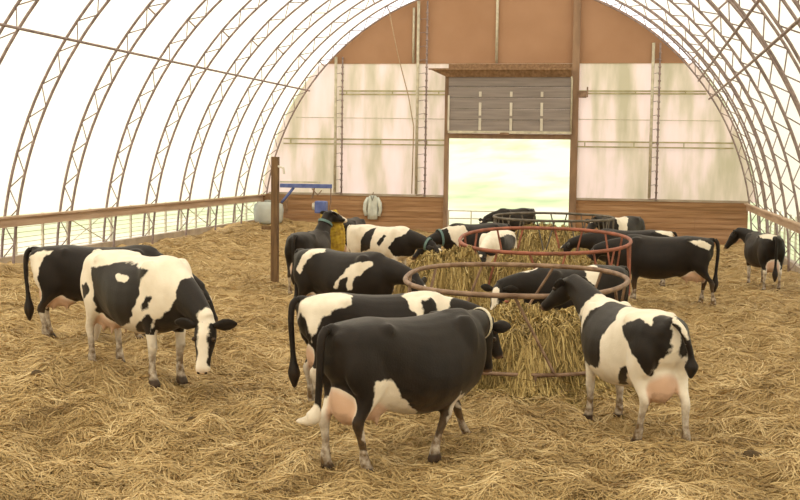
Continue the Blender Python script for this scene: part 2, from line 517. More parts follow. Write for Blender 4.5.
# cross bracing rods on the last bay, left side
for q, k in enumerate((1, 3, 6, 9)):
    br = MB()
    xb = AX - AA - 0.16
    y0, y1 = truss_y[k] + 0.08, truss_y[k - 1] - 0.08
    ym = (y0 + y1) / 2
    br.tube([(xb, y0, 0.55), (xb, ym, 0.98), (xb, y1, RAIL_Z - 0.1)], 0.014, 5)
    br.tube([(xb, y1, 0.55), (xb, ym, 0.99), (xb, y0, RAIL_Z - 0.1)], 0.014, 5)
    tag(br.build('cross_brace', M['pale_steel']), 'thin crossed steel brace low on the left side, %s from the end wall' % ORD[q], 'brace', 'crossed braces of the left side')

# ------------------------------------------------------------------ end wall framing
def lattice_column(x, w, z1, lab, mat):
    root = empty('lattice_column', (x, WALL_Y - 0.16, 0)); tag(root, lab, 'column', 'steel columns on the end wall')
    for s, m_ in ((-1, 'pale_steel'), (1, 'steel')):
        MB().tube([(s * w / 2, 0, 1.68), (s * w / 2, 0, z1)], 0.06 if s < 0 else 0.035, 8).build('column_tube', M[m_ if mat is None else mat], root, smooth=True)
    wb_ = MB(); z = 1.65; s = -1
    while z < z1 - 0.3:
        if s < 0: wb_.tube([(-w / 2, 0, z), (w / 2, 0, z + 0.05)], 0.012, 4)
        wb_.ellipsoid((w / 2, -0.02, z), (0.06, 0.04, 0.05), 8, 5)
        z += 0.27; s = -s
    wb_.build('column_web', M['steel'], root)
lattice_column(-12.03, 0.28, 7.2, 'lattice column on the end wall left of the hanging rope', None)
lattice_column(-8.60, 0.36, 9.4, 'tall lattice column on the end wall just left of the big doorway', None)
lattice_column(0.60, 0.26, 7.7, 'lattice column on the end wall right of the doorway', None)

def girt(x0, x1, z, gap, lab, mat='olive_steel'):
    mb = MB()
    for s in (-1, 1):
        mb.box(x0, x1, WALL_Y - 0.12, WALL_Y - 0.04, z + s * gap / 2 - 0.028, z + s * gap / 2 + 0.028)
    k = x0 + 0.3
    while k < x1:
        mb.box(k - 0.02, k + 0.02, WALL_Y - 0.10, WALL_Y - 0.05, z - gap / 2, z + gap / 2); k += 1.9
    tag(mb.build('girt', M[mat]), lab, 'girt', 'twin steel bars across the end wall')
hL = half_at(3.77, -0.05); hU = half_at(5.78, -0.05)
girt(AX - hL, DX0 - 0.15, 3.77, 0.20, 'lower twin bar across the end wall left of the doorway')
girt(DX1 + 0.2, AX + hL, 3.77, 0.20, 'lower twin bar across the end wall right of the doorway')
girt(-12.03, DX0 - 0.15, 5.76, 0.14, 'upper twin bar across the end wall left of the rolled door')
girt(DX1 + 0.2, AX + hU, 5.80, 0.10, 'upper twin bar across the end wall right of the rolled door')
for x0, x1, lab in ((AX - half_at(4.75, -0.1), DX0 - 0.1, 'thin wire across the mildewed sheets left of the doorway'),
                    (DX1 + 0.1, AX + half_at(4.75, -0.1), 'thin wire across the mildewed sheets right of the doorway')):
    tag(MB().tube([(x0, WALL_Y - 0.05, 4.75), (x1, WALL_Y - 0.05, 4.72)], 0.014, 5).build('thin_wire', M['pale_steel']), lab, 'wire')
tag(MB().box(AX - half_at(1.6, -0.02), DX0, WALL_Y - 0.13, WALL_Y - 0.02, 1.57, 1.66).build('trim_1', M['mortar']), kind='structure')
tag(MB().box(DX1, AX + half_at(1.6, -0.02), WALL_Y - 0.13, WALL_Y - 0.02, 1.57, 1.66).build('trim_2', M['mortar']), kind='structure')
for x, z1, lab in ((-5.62, 9.9, 'pale vertical tube on the brown gable above the rolled door'),):
    tag(MB().tube([(x, WALL_Y - 0.12, 6.95), (x, WALL_Y - 0.12, z1)], 0.055, 8).build('gable_tube', M['pale_steel'], smooth=True), lab, 'tube')
tag(MB().tube([(-8.98, WALL_Y - 0.1, 6.95), (-8.98, WALL_Y - 0.1, 9.15)], 0.05, 8).build('gable_tube', M['pale_steel'], smooth=True),
    'pale vertical tube on the brown gable beside the tall lattice column', 'tube')

# door frame, header, sectional door pushed up
d = empty('door_1', (0, 0, 0)); tag(d, kind='structure')
MB().box(DX0 - 0.15, DX0 + 0.01, WALL_Y - 0.22, WALL_Y + 0.1, -0.1, 6.6).build('jamb', M['jamb'], d, bevel=0.01)
MB().box(DX1 - 0.06, DX1 + 0.22, WALL_Y - 0.22, WALL_Y + 0.1, -0.1, 9.5).build('jamb', M['jamb'], d, bevel=0.01)
MB().box(DX0 - 0.1, DX1 + 0.1, WALL_Y - 0.20, WALL_Y + 0.1, 3.95, 4.14).build('door_header', M['jamb'], d)
sd = empty('sectional_door', ((DX0 + DX1) / 2, WALL_Y - 0.32, 4.15))
tag(sd, 'grey sectional door raised above the bright doorway in the end wall', 'door')
ww = (DX1 - DX0) / 2 - 0.02
for k in range(5):
    z0 = 0.0 + k * 0.435
    MB().box(-ww, ww, -0.03 - 0.012 * (k % 2), 0.03, z0 + 0.10, z0 + 0.44 + 0.085).build('door_panel', M['door_grey'], sd)
MB().box(-ww, ww, -0.07, 0.03, 0.0, 0.10).build('bottom_bar', M['pale_steel'], sd)
MB().box(-0.35, 0.0, -0.10, -0.05, -0.05, 0.04).build('door_handle', M['jamb'], sd)
for sx in (-1.17, 0.06, 1.27):
    for z0, z1 in ((0.12, 0.60), (0.70, 1.22), (1.45, 1.65)):
        MB().box(sx - 0.05, sx + 0.05, -0.075, -0.02, z0, z1).build('stile', M['stile'], sd)
MB().box(-ww - 0.02, -ww + 0.05, -0.09, -0.02, 0.1, 1.5).build('guide_track', M['stile'], sd)
tr = MB().tube([(ww - 0.02, -0.08, 0.1), (ww - 0.02, -0.08, 2.16), (ww - 0.05, -0.09, 2.24)], 0.035, 8)
tr.build('guide_track', M['pale_steel'], sd, smooth=True)
for k in range(4):
    z0 = 0.54 + 0.44 * k
    MB().box(-ww, ww, -0.045, -0.03, z0 - 0.012, z0 + 0.012).build('panel_seam', M['grey_steel'], sd)
cb = MB()
v = [(-2.42 - 0.78, -0.72, 6.50), (2.40, -0.72, 6.50), (2.40, 0.02, 6.50), (-2.42 - 0.1, 0.02, 6.50),
     (-2.42 - 0.1, -0.40, 6.20), (2.40, -0.40, 6.20), (2.40, 0.02, 6.20), (-2.42 - 0.1, 0.02, 6.20)]
cb.add(v, [(0, 1, 2, 3), (7, 6, 5, 4), (0, 4, 5, 1), (1, 5, 6, 2), (2, 6, 7, 3), (3, 7, 4, 0)])
cb.box(-2.5, 2.4, -0.10, 0.0, 6.50, 6.74)
cb.box(-3.2, 2.42, -0.77, -0.72, 6.46, 6.52)
o = cb.build('door_canopy', M['wood']); o.location = ((DX0 + DX1) / 2, WALL_Y - 0.02, 0.17)
tag(o, 'brown sloping canopy box above the raised grey door', 'canopy')
# winch box on the right jamb
wx = empty('winch_box', (DX1 + 0.40, WALL_Y - 0.22, 5.70)); tag(wx, 'small rusty winch bracket on the right door jamb', 'winch')
MB().box(-0.2, 0.12, -0.08, 0.1, -0.12, 0.14).build('bracket', M['rust_steel'], wx, bevel=0.01)
MB().tube([(0.16, -0.05, -0.1), (0.16, -0.05, 0.3)], 0.03, 8).build('winch_arm', M['rust_steel'], wx)

# ropes
rp = MB().tube([(-9.9, WALL_Y - 0.5, 8.9), (-9.55, WALL_Y - 0.5, 7.3), (-9.1, WALL_Y - 0.4, 5.6), (-8.88, WALL_Y - 0.35, 4.4), (-8.92, WALL_Y - 0.35, 1.7)], 0.022, 6)
tag(rp.build('hanging_rope', M['rope'], smooth=True), 'brown rope hanging down in front of the end wall sheets', 'rope')

# coat hanging on the boards
ct = empty('hanging_coat', (-10.57, WALL_Y - 0.16, 0.62)); tag(ct, 'white coat hanging on the wooden boards of the end wall', 'coat')
def ring_xy(cx, cy, z, rx, ry, n=16):
    return [(cx + rx * math.cos(2 * PI * k / n), cy + ry * math.sin(2 * PI * k / n) * (1 + 0.15 * math.cos(6 * PI * k / n)), z) for k in range(n)]
MB().loft([ring_xy(0, 0, 0.0, 0.20, 0.06), ring_xy(0, 0, 0.25, 0.22, 0.08), ring_xy(0, 0, 0.55, 0.22, 0.09), ring_xy(0, 0, 0.82, 0.23, 0.08), ring_xy(0, 0, 0.94, 0.16, 0.06), ring_xy(0, 0, 0.98, 0.08, 0.04)]).build('coat_body', M['white_cloth'], ct, smooth=True)
for s in (-1, 1):
    MB().tube([(s * 0.18, 0, 0.88), (s * 0.30, -0.02, 0.66), (s * 0.33, -0.03, 0.40), (s * 0.28, -0.03, 0.14)], [0.08, 0.085, 0.075, 0.06], 10).build('sleeve', M['white_cloth'], ct, smooth=True)
MB().tube([(-0.07, -0.06, 0.98), (-0.03, -0.10, 0.86), (0.0, -0.105, 0.76), (0.03, -0.10, 0.86), (0.07, -0.06, 0.98)], 0.022, 6).build('collar', M['grey_cloth'], ct, smooth=True)
MB().tube([(0, 0.0, 0.96), (0, 0.06, 1.08), (0, 0.10, 1.10)], 0.015, 6).build('hanger_hook', M['rust_steel'], ct)

# ------------------------------------------------------------------ cow brush on its post
PX_, PY_ = -8.72, 28.35
pz = gz(PX_, PY_)
po = empty('timber_post', (PX_, PY_, pz)); tag(po, 'tall dark timber post standing in the straw left of the cow brush', 'post')
MB().box(-0.085, 0.085, -0.085, 0.085, -0.25, 3.12).build('post_shaft', M['post_wood'], po, bevel=0.012)
MB().box(-0.33, -0.05, -0.05, 0.05, 1.33, 1.42).build('bracket', M['post_wood'], po)
MB().tube([(0.04, -0.05, 2.9), (0.22, -0.05, 2.85), (0.24, -0.05, 2.7)], 0.03, 6).build('insulator', M['stile'], po)
bb = empty('cow_brush', (PX_ + 0.13, PY_, pz + 2.42)); tag(bb, 'motorised cow brush, yellow bristle roll on a blue arm beside the post', 'cow brush')
MB().box(0.0, 1.30, -0.05, 0.05, -0.05, 0.05).build('arm', M['blue'], bb, bevel=0.01)
MB().box(0.0, 1.0, -0.04, 0.04, 0.07, 0.11).build('arm_rail', M['pale_steel'], bb)
MB().tube([(0.03, 0, -0.42), (0.12, 0, -0.32), (0.34, 0, -0.05)], 0.035, 8).build('brace', M['blue'], bb, smooth=True)
MB().tube([(0.86, 0, -0.05), (0.84, 0, -0.18), (0.80, 0, -0.30)], 0.022, 6).build('hanger_chain', M['rust_steel'], bb)
MB().tube([(0.80, 0, -0.06), (0.95, 0, -0.22), (1.05, 0, -0.10)], 0.015, 6).build('hanger_cable', M['rust_steel'], bb, smooth=True)
MB().tube([(1.28, 0, -0.05), (1.28, 0, -0.40), (1.24, 0, -0.6)], 0.015, 6).build('power_cable', M['rust_steel'], bb)
mt = MB().box(0.90, 1.18, -0.13, 0.13, -0.66, -0.36).build('motor_box', M['blue'], bb, bevel=0.03)
MB().tube([(0.83, 0, -0.5), (0.90, 0, -0.5)], 0.09, 12).build('motor_cap', M['stile'], mt)
# bristle roll: spiky lathe
br_ = MB(); rings = []
cx0, cz0 = 1.22, -0.62; cx1, cz1 = 1.46, -1.62
K = 26
for i in range(K + 1):
    u = i / K
    base = 0.10 + 0.17 * math.sin(PI * min(1, max(0, u * 0.86 + 0.10))) ** 0.6
    rr = base * (1.0 + (0.02 if i % 2 else -0.02))
    cx = cx0 + (cx1 - cx0) * u; cz = cz0 + (cz1 - cz0) * u
    rings.append([(cx + rr * math.cos(2 * PI * k / 28) * (1 + 0.05 * (k % 2)), rr * math.sin(2 * PI * k / 28) * (1 + 0.05 * (k % 2)), cz + 0.34 * rr * math.cos(2 * PI * k / 28)) for k in range(28)])
br_.loft(rings).build('bristle_roll', M['yellow'], bb)

# water tank behind the post near the corner
tk = empty('water_tank', (-14.3, 45.6, gz(-14.3, 45.6))); tag(tk, 'pale grey plastic water tank by the left end of the end wall', 'tank')
MB().loft([ring_xy(0, 0, z, rx, rx, 20) for z, rx in ((-0.1, 0.50), (0.05, 0.56), (0.45, 0.60), (0.66, 0.56), (0.74, 0.40), (0.76, 0.18))]).build('tank_body', M['tank'], tk, smooth=True)
MB().loft([ring_xy(0, 0, z, rx, rx, 16) for z, rx in ((0.75, 0.16), (0.82, 0.16), (0.83, 0.12))]).build('tank_lid', M['grey_cloth'], tk)
tag(MB().box(-15.05, -13.9, 46.9, 46.98, 0.85, 1.6).build('plywood_board', M['wood']), 'brown plywood board in the left corner above the water tank', 'board')

# ------------------------------------------------------------------ feeder rings
def se(a, p):
    c, s = math.cos(a), math.sin(a)
    return math.copysign(abs(c) ** (2 / p), c), math.copysign(abs(s) ** (2 / p), s)

def feeder(idx, mat, mat2, lab, nbar, slant, p=2.3, dent=()):
    cx, cy, r, h, tx, ty = RINGS[idx]
    base = gz(cx + r, cy) * 0.5 + gz(cx - r, cy) * 0.5 - 0.05
    root = empty('hay_feeder', (cx, cy, base)); tag(root, lab, 'hay feeder')
    def pt(a, z, rr=r):
        x, y = se(a, p)
        k = 1 + 0.02 * math.sin(3 * a + idx) + sum(d * math.exp(-((a - a0 + PI) % (2 * PI) - PI) ** 2 / 0.05) for a0, d in dent)
        x *= rr * k; y *= rr * k
        return (x, y, z - base + (tx * x + ty * y) * (z / h))
    mid = 0.34 if idx == 0 else 0.55
    N = 64
    A = [2 * PI * i / N for i in range(N)]
    MB().tube([pt(a, h) for a in A], 0.036, 8, True).build('top_rim', M[mat], root, smooth=True)
    MB().tube([pt(a, mid) for a in A], 0.025, 8, True).build('middle_rim', M[mat2], root, smooth=True)
    MB().tube([pt(a, 0.10) for a in A], 0.03, 8, True).build('bottom_rim', M[mat2], root, smooth=True)
    for i in range(nbar):
        a = 2 * PI * (i + 0.35) / nbar
        s = slant if slant > 0 else (abs(slant) if i % 2 else -abs(slant))
        MB().tube([pt(a, h), pt(a + s, mid)], 0.022, 6).build('bar', M[mat2], root)
    for i in range(6):
        a = 2 * PI * (i + 0.7) / 6
        MB().tube([pt(a, mid), pt(a, 0.05)], 0.028, 6).build('leg', M[mat2], root)
    return root
feeder(0, 'rust_steel', 'rust_steel', 'nearest hay feeder, wide ring of brown tube with slanted bars', 11, 0.32, 2.5, ((0.05, 0.03),))
feeder(1, 'red_steel', 'red_steel', 'middle hay feeder with a rusty red top rim and slanted bars', 18, -0.16, 2.2)
feeder(2, 'grey_steel', 'grey_steel', 'farthest hay feeder, dark tube ring with crossed bars near the doorway', 24, -0.13, 2.1)

# pipe gate across the doorway
gt = empty('pipe_gate', (-7.3, 47.0, gz(-7, 47))); tag(gt, 'thin pale pipe gate standing in the left of the doorway', 'gate')
for k, z in enumerate((0.35, 0.65, 0.95)):
    MB().tube([(0, 0, z), (2.7, 0, z)], 0.022, 6).build('gate_rail', M['pale_steel'], gt)
for x in (0, 0.9, 1.8, 2.7):
    MB().tube([(x, 0, 0.0), (x, 0, 0.97)], 0.024, 6).build('gate_upright', M['pale_steel'], gt)

# ------------------------------------------------------------------ floor
def grid_mesh(name, xs, ys, zf, mat):
    X, Y = np.meshgrid(xs, ys)
    Z = zf(X, Y)
    nx, ny = len(xs), len(ys)
    co = np.stack([X, Y, Z], -1).reshape(-1, 3).astype(np.float32)
    i = np.arange((ny - 1) * (nx - 1)); r_ = i // (nx - 1); c_ = i % (nx - 1)
    a = r_ * nx + c_
    quads = np.stack([a, a + 1, a + nx + 1, a + nx], -1).astype(np.int32)
    me = bpy.data.meshes.new(name)
    me.vertices.add(len(co)); me.vertices.foreach_set('co', co.ravel())
    me.loops.add(quads.size); me.loops.foreach_set('vertex_index', quads.ravel())
    me.polygons.add(len(quads)); me.polygons.foreach_set('loop_start', np.arange(0, quads.size, 4, dtype=np.int32))
    me.update(calc_edges=True); me.validate()
    me.polygons.foreach_set('use_smooth', [True] * len(me.polygons))
    me.materials.append(mat)
    return link(bpy.data.objects.new(name, me))
ysg = [FRONT_Y]
while ysg[-1] < WALL_Y + 0.1:
    y = ysg[-1]
    ysg.append(y + (0.8 if y < 6 else 0.05 if y < 16 else 0.08 if y < 26 else 0.14))
fl = grid_mesh('floor', np.arange(AX - 10.1, AX + 10.15, 0.075), np.array(ysg), ground, M['straw_floor'])
tag(fl, kind='structure')

# ground outside
def outside(X, Y):
    z = -0.25 + 0 * X
    z = z + 26 * smoothstep(75, 330, Y) + 6 * smoothstep(-60, -260, X) + 1.2 * np.sin(X * 0.03) * smoothstep(80, 160, Y)
    return z
go = grid_mesh('pasture', np.linspace(-420, 300, 90), np.linspace(-60, 420, 90), outside, M['grass'])
tag(go, kind='structure')

# far trees on the hillside beyond the doorway
def tree(x, y, h, lab, seed):
    r2 = random.Random(seed)
    z = float(outside(np.array(x), np.array(y)))
    root = empty('distant_tree', (x, y, z)); tag(root, lab, 'tree', 'pale trees on the hill outside')
    MB().tube([(0, 0, -0.3), (0.1, 0, h * 0.5)], [0.3, 0.2], 8).build('trunk', M['post_wood'], root)
    c = MB()
    for _ in range(14):
        c.ellipsoid((r2.uniform(-1, 1) * h * 0.3, r2.uniform(-1, 1) * h * 0.3, h * r2.uniform(0.45, 0.9)), (h * 0.2, h * 0.2, h * 0.16), 9, 6)
    c.build('crown', M['leaf'], root, smooth=True)
for x, y, h, lab, sd_ in ((-34, 190, 6.0, 'pale round tree on the hill seen at the upper left of the doorway', 1),
                          (-40.5, 205, 3.2, 'small pale bush on the hill at the far left of the doorway', 2),):
    tree(x, y, h, lab, sd_)
# ------------------------------------------------------------------ cows
SX, SY = 1.10, 1.06      # these cows are long and broad for their height

def ell_ring(c, rx, ry, n=16):
    return [(c[0] + rx * math.cos(2 * PI * k / n), c[1] + ry * math.sin(2 * PI * k / n), c[2]) for k in range(n)]

def section(x, zt, zb, hw, low=0.5, flat=2.4, n=24):
    """upright body section: top zt, bottom zb, half width hw, widest at a fraction of the height"""
    zc = zb + (zt - zb) * low
    pts = []
    for k in range(n):
        a = 2 * PI * k / n
        c, s = math.cos(a), math.sin(a)
        y = hw * math.copysign(abs(c) ** (2 / flat), c)
        h = (zt - zc) if s > 0 else (zc - zb)
        z = zc + h * math.copysign(abs(s) ** (2 / (flat if s > 0 else 2.0)), s)
        pts.append((x, y, z))
    return pts

def bez(p0, p1, p2, t):
    return p0 * (1 - t) ** 2 + p1 * (2 * t * (1 - t)) + p2 * t ** 2

def cow_mesh(name, head=(1.40, 0, 0.80), aim=(0.5, 0, -0.85), legs=((0, 0), (0, 0), (0, 0), (0, 0)), tail=0.0, tailpts=None,
             udder=1.0, voxel=0.024, base='b', patches=(), deep=0.02, white_feet=0.42, neck_up=0.0, face='star'):
    """legs: forward and sideways shift of each hoof, order front left, front right, rear left, rear right"""
    mb = MB()
    T = [(-0.92, 1.30, 1.06, 0.12, 0.5, 2.0), (-0.87, 1.38, 0.94, 0.20, 0.55, 2.2), (-0.76, 1.415, 0.82, 0.27, 0.64, 2.4),
         (-0.60, 1.43, 0.74, 0.30, 0.66, 2.6), (-0.42, 1.445, 0.66, 0.315, 0.64, 2.6), (-0.25, 1.42, 0.60, 0.335, 0.54, 2.35),
         (-0.05, 1.405, 0.545, 0.38, 0.44, 2.15), (0.15, 1.405, 0.525, 0.39, 0.42, 2.1), (0.33, 1.42, 0.545, 0.365, 0.42, 2.1),
         (0.50, 1.44, 0.585, 0.315, 0.45, 2.0), (0.64, 1.44, 0.63, 0.26, 0.50, 2.0), (0.78, 1.36, 0.70, 0.20, 0.50, 2.0), (0.88, 1.22, 0.80, 0.12, 0.5, 2.0)]
    mb.loft([section(t[0], t[1], t[2] - (deep if -0.7 < t[0] < 0.8 else deep * 0.4), *t[3:]) for t in T])
    # hips, pins, shoulder blades, brisket, spine
    for s in (-1, 1):
        mb.tube([(-0.60, s * 0.16, 1.30), (-0.43, s * 0.225, 1.335), (-0.34, s * 0.20, 1.31)], [0.06, 0.085, 0.05], 10)
        mb.ellipsoid((-0.86, s * 0.105, 1.27), (0.08, 0.065, 0.09))
        mb.ellipsoid((0.50, s * 0.20, 1.12), (0.17, 0.10, 0.30))
        mb.ellipsoid((-0.64, s * 0.20, 1.02), (0.24, 0.11, 0.30))
    mb.ellipsoid((0.76, 0, 0.86), (0.17, 0.13, 0.20))
    mb.ellipsoid((0.54, 0, 1.34), (0.26, 0.08, 0.115))
    mb.ellipsoid((-0.88, 0, 1.375), (0.08, 0.05, 0.05))
    # neck
    P = Vector(head); A = Vector((0.60, 0, 1.10))
    d = Vector(aim).normalized()
    E_ = P - d * 0.02
    B = A.lerp(E_, 0.5) + Vector((0.06, 0, 0.10 + neck_up))
    if abs(P.y) > 0.2: B.y *= 0.55
    rings = []
    NS = 9
    cen = [bez(A, B, E_, i / NS) for i in range(NS + 1)]
    for i in range(NS + 1):
        u = i / NS
        t = (cen[min(i + 1, NS)] - cen[max(i - 1, 0)]).normalized()
        side = Vector((0, 0, 1)).cross(t)
        if side.length < 0.2: side = Vector((0, 1, 0))
        side.normalize()
        up = t.cross(side).normalized()
        hz = 0.31 * (1 - u) ** 1.3 + 0.125 * (1 - (1 - u) ** 1.3)
        hw = 0.185 * (1 - u) ** 1.2 + 0.095 * (1 - (1 - u) ** 1.2)
        rings.append([tuple(cen[i] + side * hw * math.cos(2 * PI * k / 16) + up * hz * math.sin(2 * PI * k / 16)) for k in range(16)])
    mb.loft(rings)
    # head
    side = Vector((0, 0, 1)).cross(d)
    if side.length < 0.15:
        side = Vector((0, 1, 0))
    side.normalize()
    up = d.cross(side).normalized()
    rings = []
    for t, off, hw, hu in ((-0.08, -0.03, 0.05, 0.05), (-0.03, -0.02, 0.10, 0.10), (0.05, -0.03, 0.112, 0.122), (0.15, -0.04, 0.115, 0.132), (0.24, -0.045, 0.098, 0.118),
                           (0.33, -0.04, 0.078, 0.092), (0.42, -0.035, 0.074, 0.076), (0.48, -0.035, 0.082, 0.070), (0.52, -0.038, 0.070, 0.056), (0.54, -0.04, 0.035, 0.028)):
        c = P + d * t + up * off
        rings.append([tuple(c + side * hw * math.cos(2 * PI * k / 16) + up * hu * math.sin(2 * PI * k / 16)) for k in range(16)])
    mb.loft(rings)
    # legs
    FRONT = [(0.50, 0.185, 1.10, 0.15, 0.07), (0.52, 0.20, 0.92, 0.145, 0.085), (0.49, 0.195, 0.76, 0.105, 0.075), (0.50, 0.185, 0.62, 0.075, 0.062),
             (0.515, 0.175, 0.48, 0.056, 0.052), (0.525, 0.172, 0.42, 0.060, 0.058), (0.515, 0.170, 0.35, 0.047, 0.046), (0.510, 0.170, 0.22, 0.038, 0.038),
             (0.515, 0.170, 0.13, 0.052, 0.050), (0.53, 0.170, 0.075, 0.052, 0.050), (0.55, 0.170, 0.03, 0.070, 0.060), (0.56, 0.170, -0.03, 0.080, 0.064)]
    REAR = [(-0.62, 0.17, 1.15, 0.22, 0.10), (-0.63, 0.195, 0.98, 0.215, 0.115), (-0.62, 0.20, 0.84, 0.180, 0.105), (-0.64, 0.195, 0.72, 0.125, 0.085),
            (-0.70, 0.185, 0.61, 0.082, 0.062), (-0.765, 0.178, 0.52, 0.066, 0.050), (-0.775, 0.175, 0.46, 0.060, 0.048), (-0.755, 0.175, 0.38, 0.045, 0.042),
            (-0.735, 0.175, 0.24, 0.038, 0.038), (-0.730, 0.175, 0.14, 0.052, 0.050), (-0.715, 0.175, 0.075, 0.052, 0.050), (-0.695, 0.175, 0.03, 0.070, 0.060), (-0.685, 0.175, -0.03, 0.080, 0.064)]
    for i, (dx, dy) in enumerate(legs):
        prof = FRONT if i < 2 else REAR
        s = 1 if i % 2 == 0 else -1
        zt = 0.95 if i < 2 else 1.0
        rings = []
        for x, y, z, rx, ry in prof:
            k = min(1.0, max(0.0, (zt - z) / zt))
            bend = 0.0
            rings.append(ell_ring((x + dx * k + bend, s * y + dy * k, z), rx, ry))
        mb.loft(rings[::-1])
    # udder
    if udder:
        u = udder
        mb.ellipsoid((-0.50, 0, 0.68), (0.24 * u, 0.175, 0.19 * u))
        mb.ellipsoid((-0.66, 0, 0.70), (0.17 * u, 0.17, 0.23 * u))
        for tx_ in (-0.44, -0.62):
            for s in (-1, 1):
                zz = 0.67 - 0.17 * u
                mb.tube([(tx_, s * 0.085, zz + 0.04), (tx_, s * 0.09, zz - 0.02), (tx_, s * 0.095, zz - 0.065)], [0.030, 0.024, 0.016], 8)
    me = bpy.data.meshes.new('tmp'); me.from_pydata(mb.v, [], mb.f)
    bm = bmesh.new(); bm.from_mesh(me); bmesh.ops.recalc_face_normals(bm, faces=bm.faces); bm.to_mesh(me); bm.free()
    tmp = link(bpy.data.objects.new('tmp', me))
    rm = tmp.modifiers.new('r', 'REMESH'); rm.mode = 'VOXEL'; rm.voxel_size = voxel
    sm = tmp.modifiers.new('s', 'SMOOTH'); sm.factor = 0.6; sm.iterations = 9 if voxel < 0.026 else 5
    dg = bpy.context.evaluated_depsgraph_get(); dg.update()
    body = bpy.data.meshes.new_from_object(tmp.evaluated_get(dg))
    bpy.data.objects.remove(tmp)
    nb_ = len(body.vertices)
    bv = np.empty(nb_ * 3, np.float32); body.vertices.foreach_get('co', bv); bv = bv.reshape(-1, 3)
    bf = [tuple(p.vertices) for p in body.polygons]
    # parts too thin for the voxel grid, joined into the same mesh: ears, tail
    ex = MB()
    for s in (-1, 1):
        e0 = P + d * 0.02 + side * s * 0.085 + up * 0.02
        out = (side * s * 1.0 - up * 0.10 - d * 0.12).normalized()
        flat_n = (d * 0.55 + up * 0.8); flat_n = (flat_n - out * flat_n.dot(out)).normalized()
        wid = out.cross(flat_n).normalized()
        rr = []
        for t, w, th in ((0.0, 0.025, 0.022), (0.04, 0.045, 0.024), (0.10, 0.070, 0.018), (0.16, 0.066, 0.014), (0.21, 0.040, 0.011), (0.24, 0.012, 0.006)):
            c = e0 + out * t - flat_n * (0.05 * t)
            rr.append([tuple(c + wid * w * math.cos(2 * PI * k / 10) + flat_n * th * math.sin(2 * PI * k / 10)) for k in range(10)])
        ex.loft(rr)
    if tailpts is None:
        tailpts = [(-0.93, 0, 1.375), (-0.985, 0, 1.30), (-1.0, 0, 1.10), (-0.985 , tail * 0.5, 0.85), (-0.97, tail, 0.62), (-0.96, tail * 1.1, 0.42), (-0.955, tail * 1.15, 0.28)]
    # resample the tail smoothly
    tp = [Vector(q) for q in tailpts]
    res = []
    for i in range(len(tp) - 1):
        p0 = tp[max(i - 1, 0)]; p1 = tp[i]; p2 = tp[i + 1]; p3 = tp[min(i + 2, len(tp) - 1)]
        for q in range(4):
            t = q / 4
            res.append(0.5 * ((2 * p1) + (p2 - p0) * t + (2 * p0 - 5 * p1 + 4 * p2 - p3) * t * t + (3 * p1 - p0 - 3 * p2 + p3) * t ** 3))
    res.append(tp[-1])
    L_ = len(res)
    rad = []
    for i in range(L_):
        u = i / (L_ - 1)
        r0 = 0.042 * (1 - u) + 0.020 * u
        r0 += 0.045 * math.exp(-((u - 0.80) / 0.11) ** 2)
        if i == L_ - 1: r0 = 0.008
        rad.append(r0)
    first_tail = len(ex.v)
    ex.tube(res, rad, 10)
    last_tail = len(ex.v)
    eyes = len(ex.v)
    for s in (-1, 1):
        c = P + d * 0.17 + side * s * 0.098 + up * 0.03
        ex.ellipsoid(tuple(c), (0.024, 0.024, 0.024), 8, 6)
    for s in (-1, 1):
        c = P + d * 0.525 + side * s * 0.038 - up * 0.012
        ex.ellipsoid(tuple(c), (0.016, 0.016, 0.016), 6, 5)
    V = np.vstack([bv, np.array(ex.v, np.float32)])
    Fs = bf + [tuple(i + nb_ for i in f) for f in ex.f]
    me = bpy.data.meshes.new(name)
    me.from_pydata(V.tolist(), [], Fs)
    me.update()
    # normals
    Nn = np.empty(len(V) * 3, np.float32); me.vertices.foreach_get('normal', Nn); Nn = Nn.reshape(-1, 3)
    # attributes in the unscaled cow frame
    f = np.full(len(V), 0.25 if base == 'b' else -0.25)
    for kind, data in patches:
        if isinstance(data[0], (int, float)):                  # ellipsoid cx cy cz rx ry rz
            c = np.array(data[:3]); r_ = np.array(data[3:6])
            s = (1 - np.linalg.norm((V - c) / r_, axis=1)) * r_.min()
        else:                                                  # outline on the hide, in cow coordinates
            s = poly_sd(V, Nn, np.array(data, float))
        f = np.maximum(f, s) if kind == 'b' else np.minimum(f, -s)
    z = V[:, 2]
    legmask = np.zeros(len(V), bool); legmask[:nb_] = z[:nb_] < 0.56
    wf = (white_feet - z) * 0.9
    f = np.where(legmask, np.minimum(f, -wf), f)
    # muzzle and head markings
    q = V - np.array(P); td = q @ np.array(d); ts_ = q @ np.array(side); tu = q @ np.array(up)
    headm = (td > 0.0) & (td < 0.6) & (np.abs(ts_) < 0.16) & (np.abs(tu) < 0.2)
    earm = np.zeros(len(V), bool); earm[nb_:first_tail + nb_] = True
    if face in ('star', 'blaze'):
        fm = headm | earm
        f[fm] = 0.2
        wb = 0.055 if face == 'blaze' else 0.03
        lim = (td > (-0.05 if face == 'blaze' else 0.10)) & ((td < 0.6) if face == 'blaze' else (td < 0.2))
        bl = np.where(lim, (wb + 0.03 * np.clip(td - 0.3, 0, 1) - np.abs(ts_)), -1.0)
        bl = np.where(tu > -0.02, bl, -1.0)
        if face == 'blaze': bl = np.maximum(bl, (td - 0.44) * (1.0))
        f[headm] = np.minimum(f[headm], -bl[headm])
    pink = np.zeros(len(V)); pink[headm] = np.clip((td[headm] - 0.47) * 12, 0, 1) * 0.5
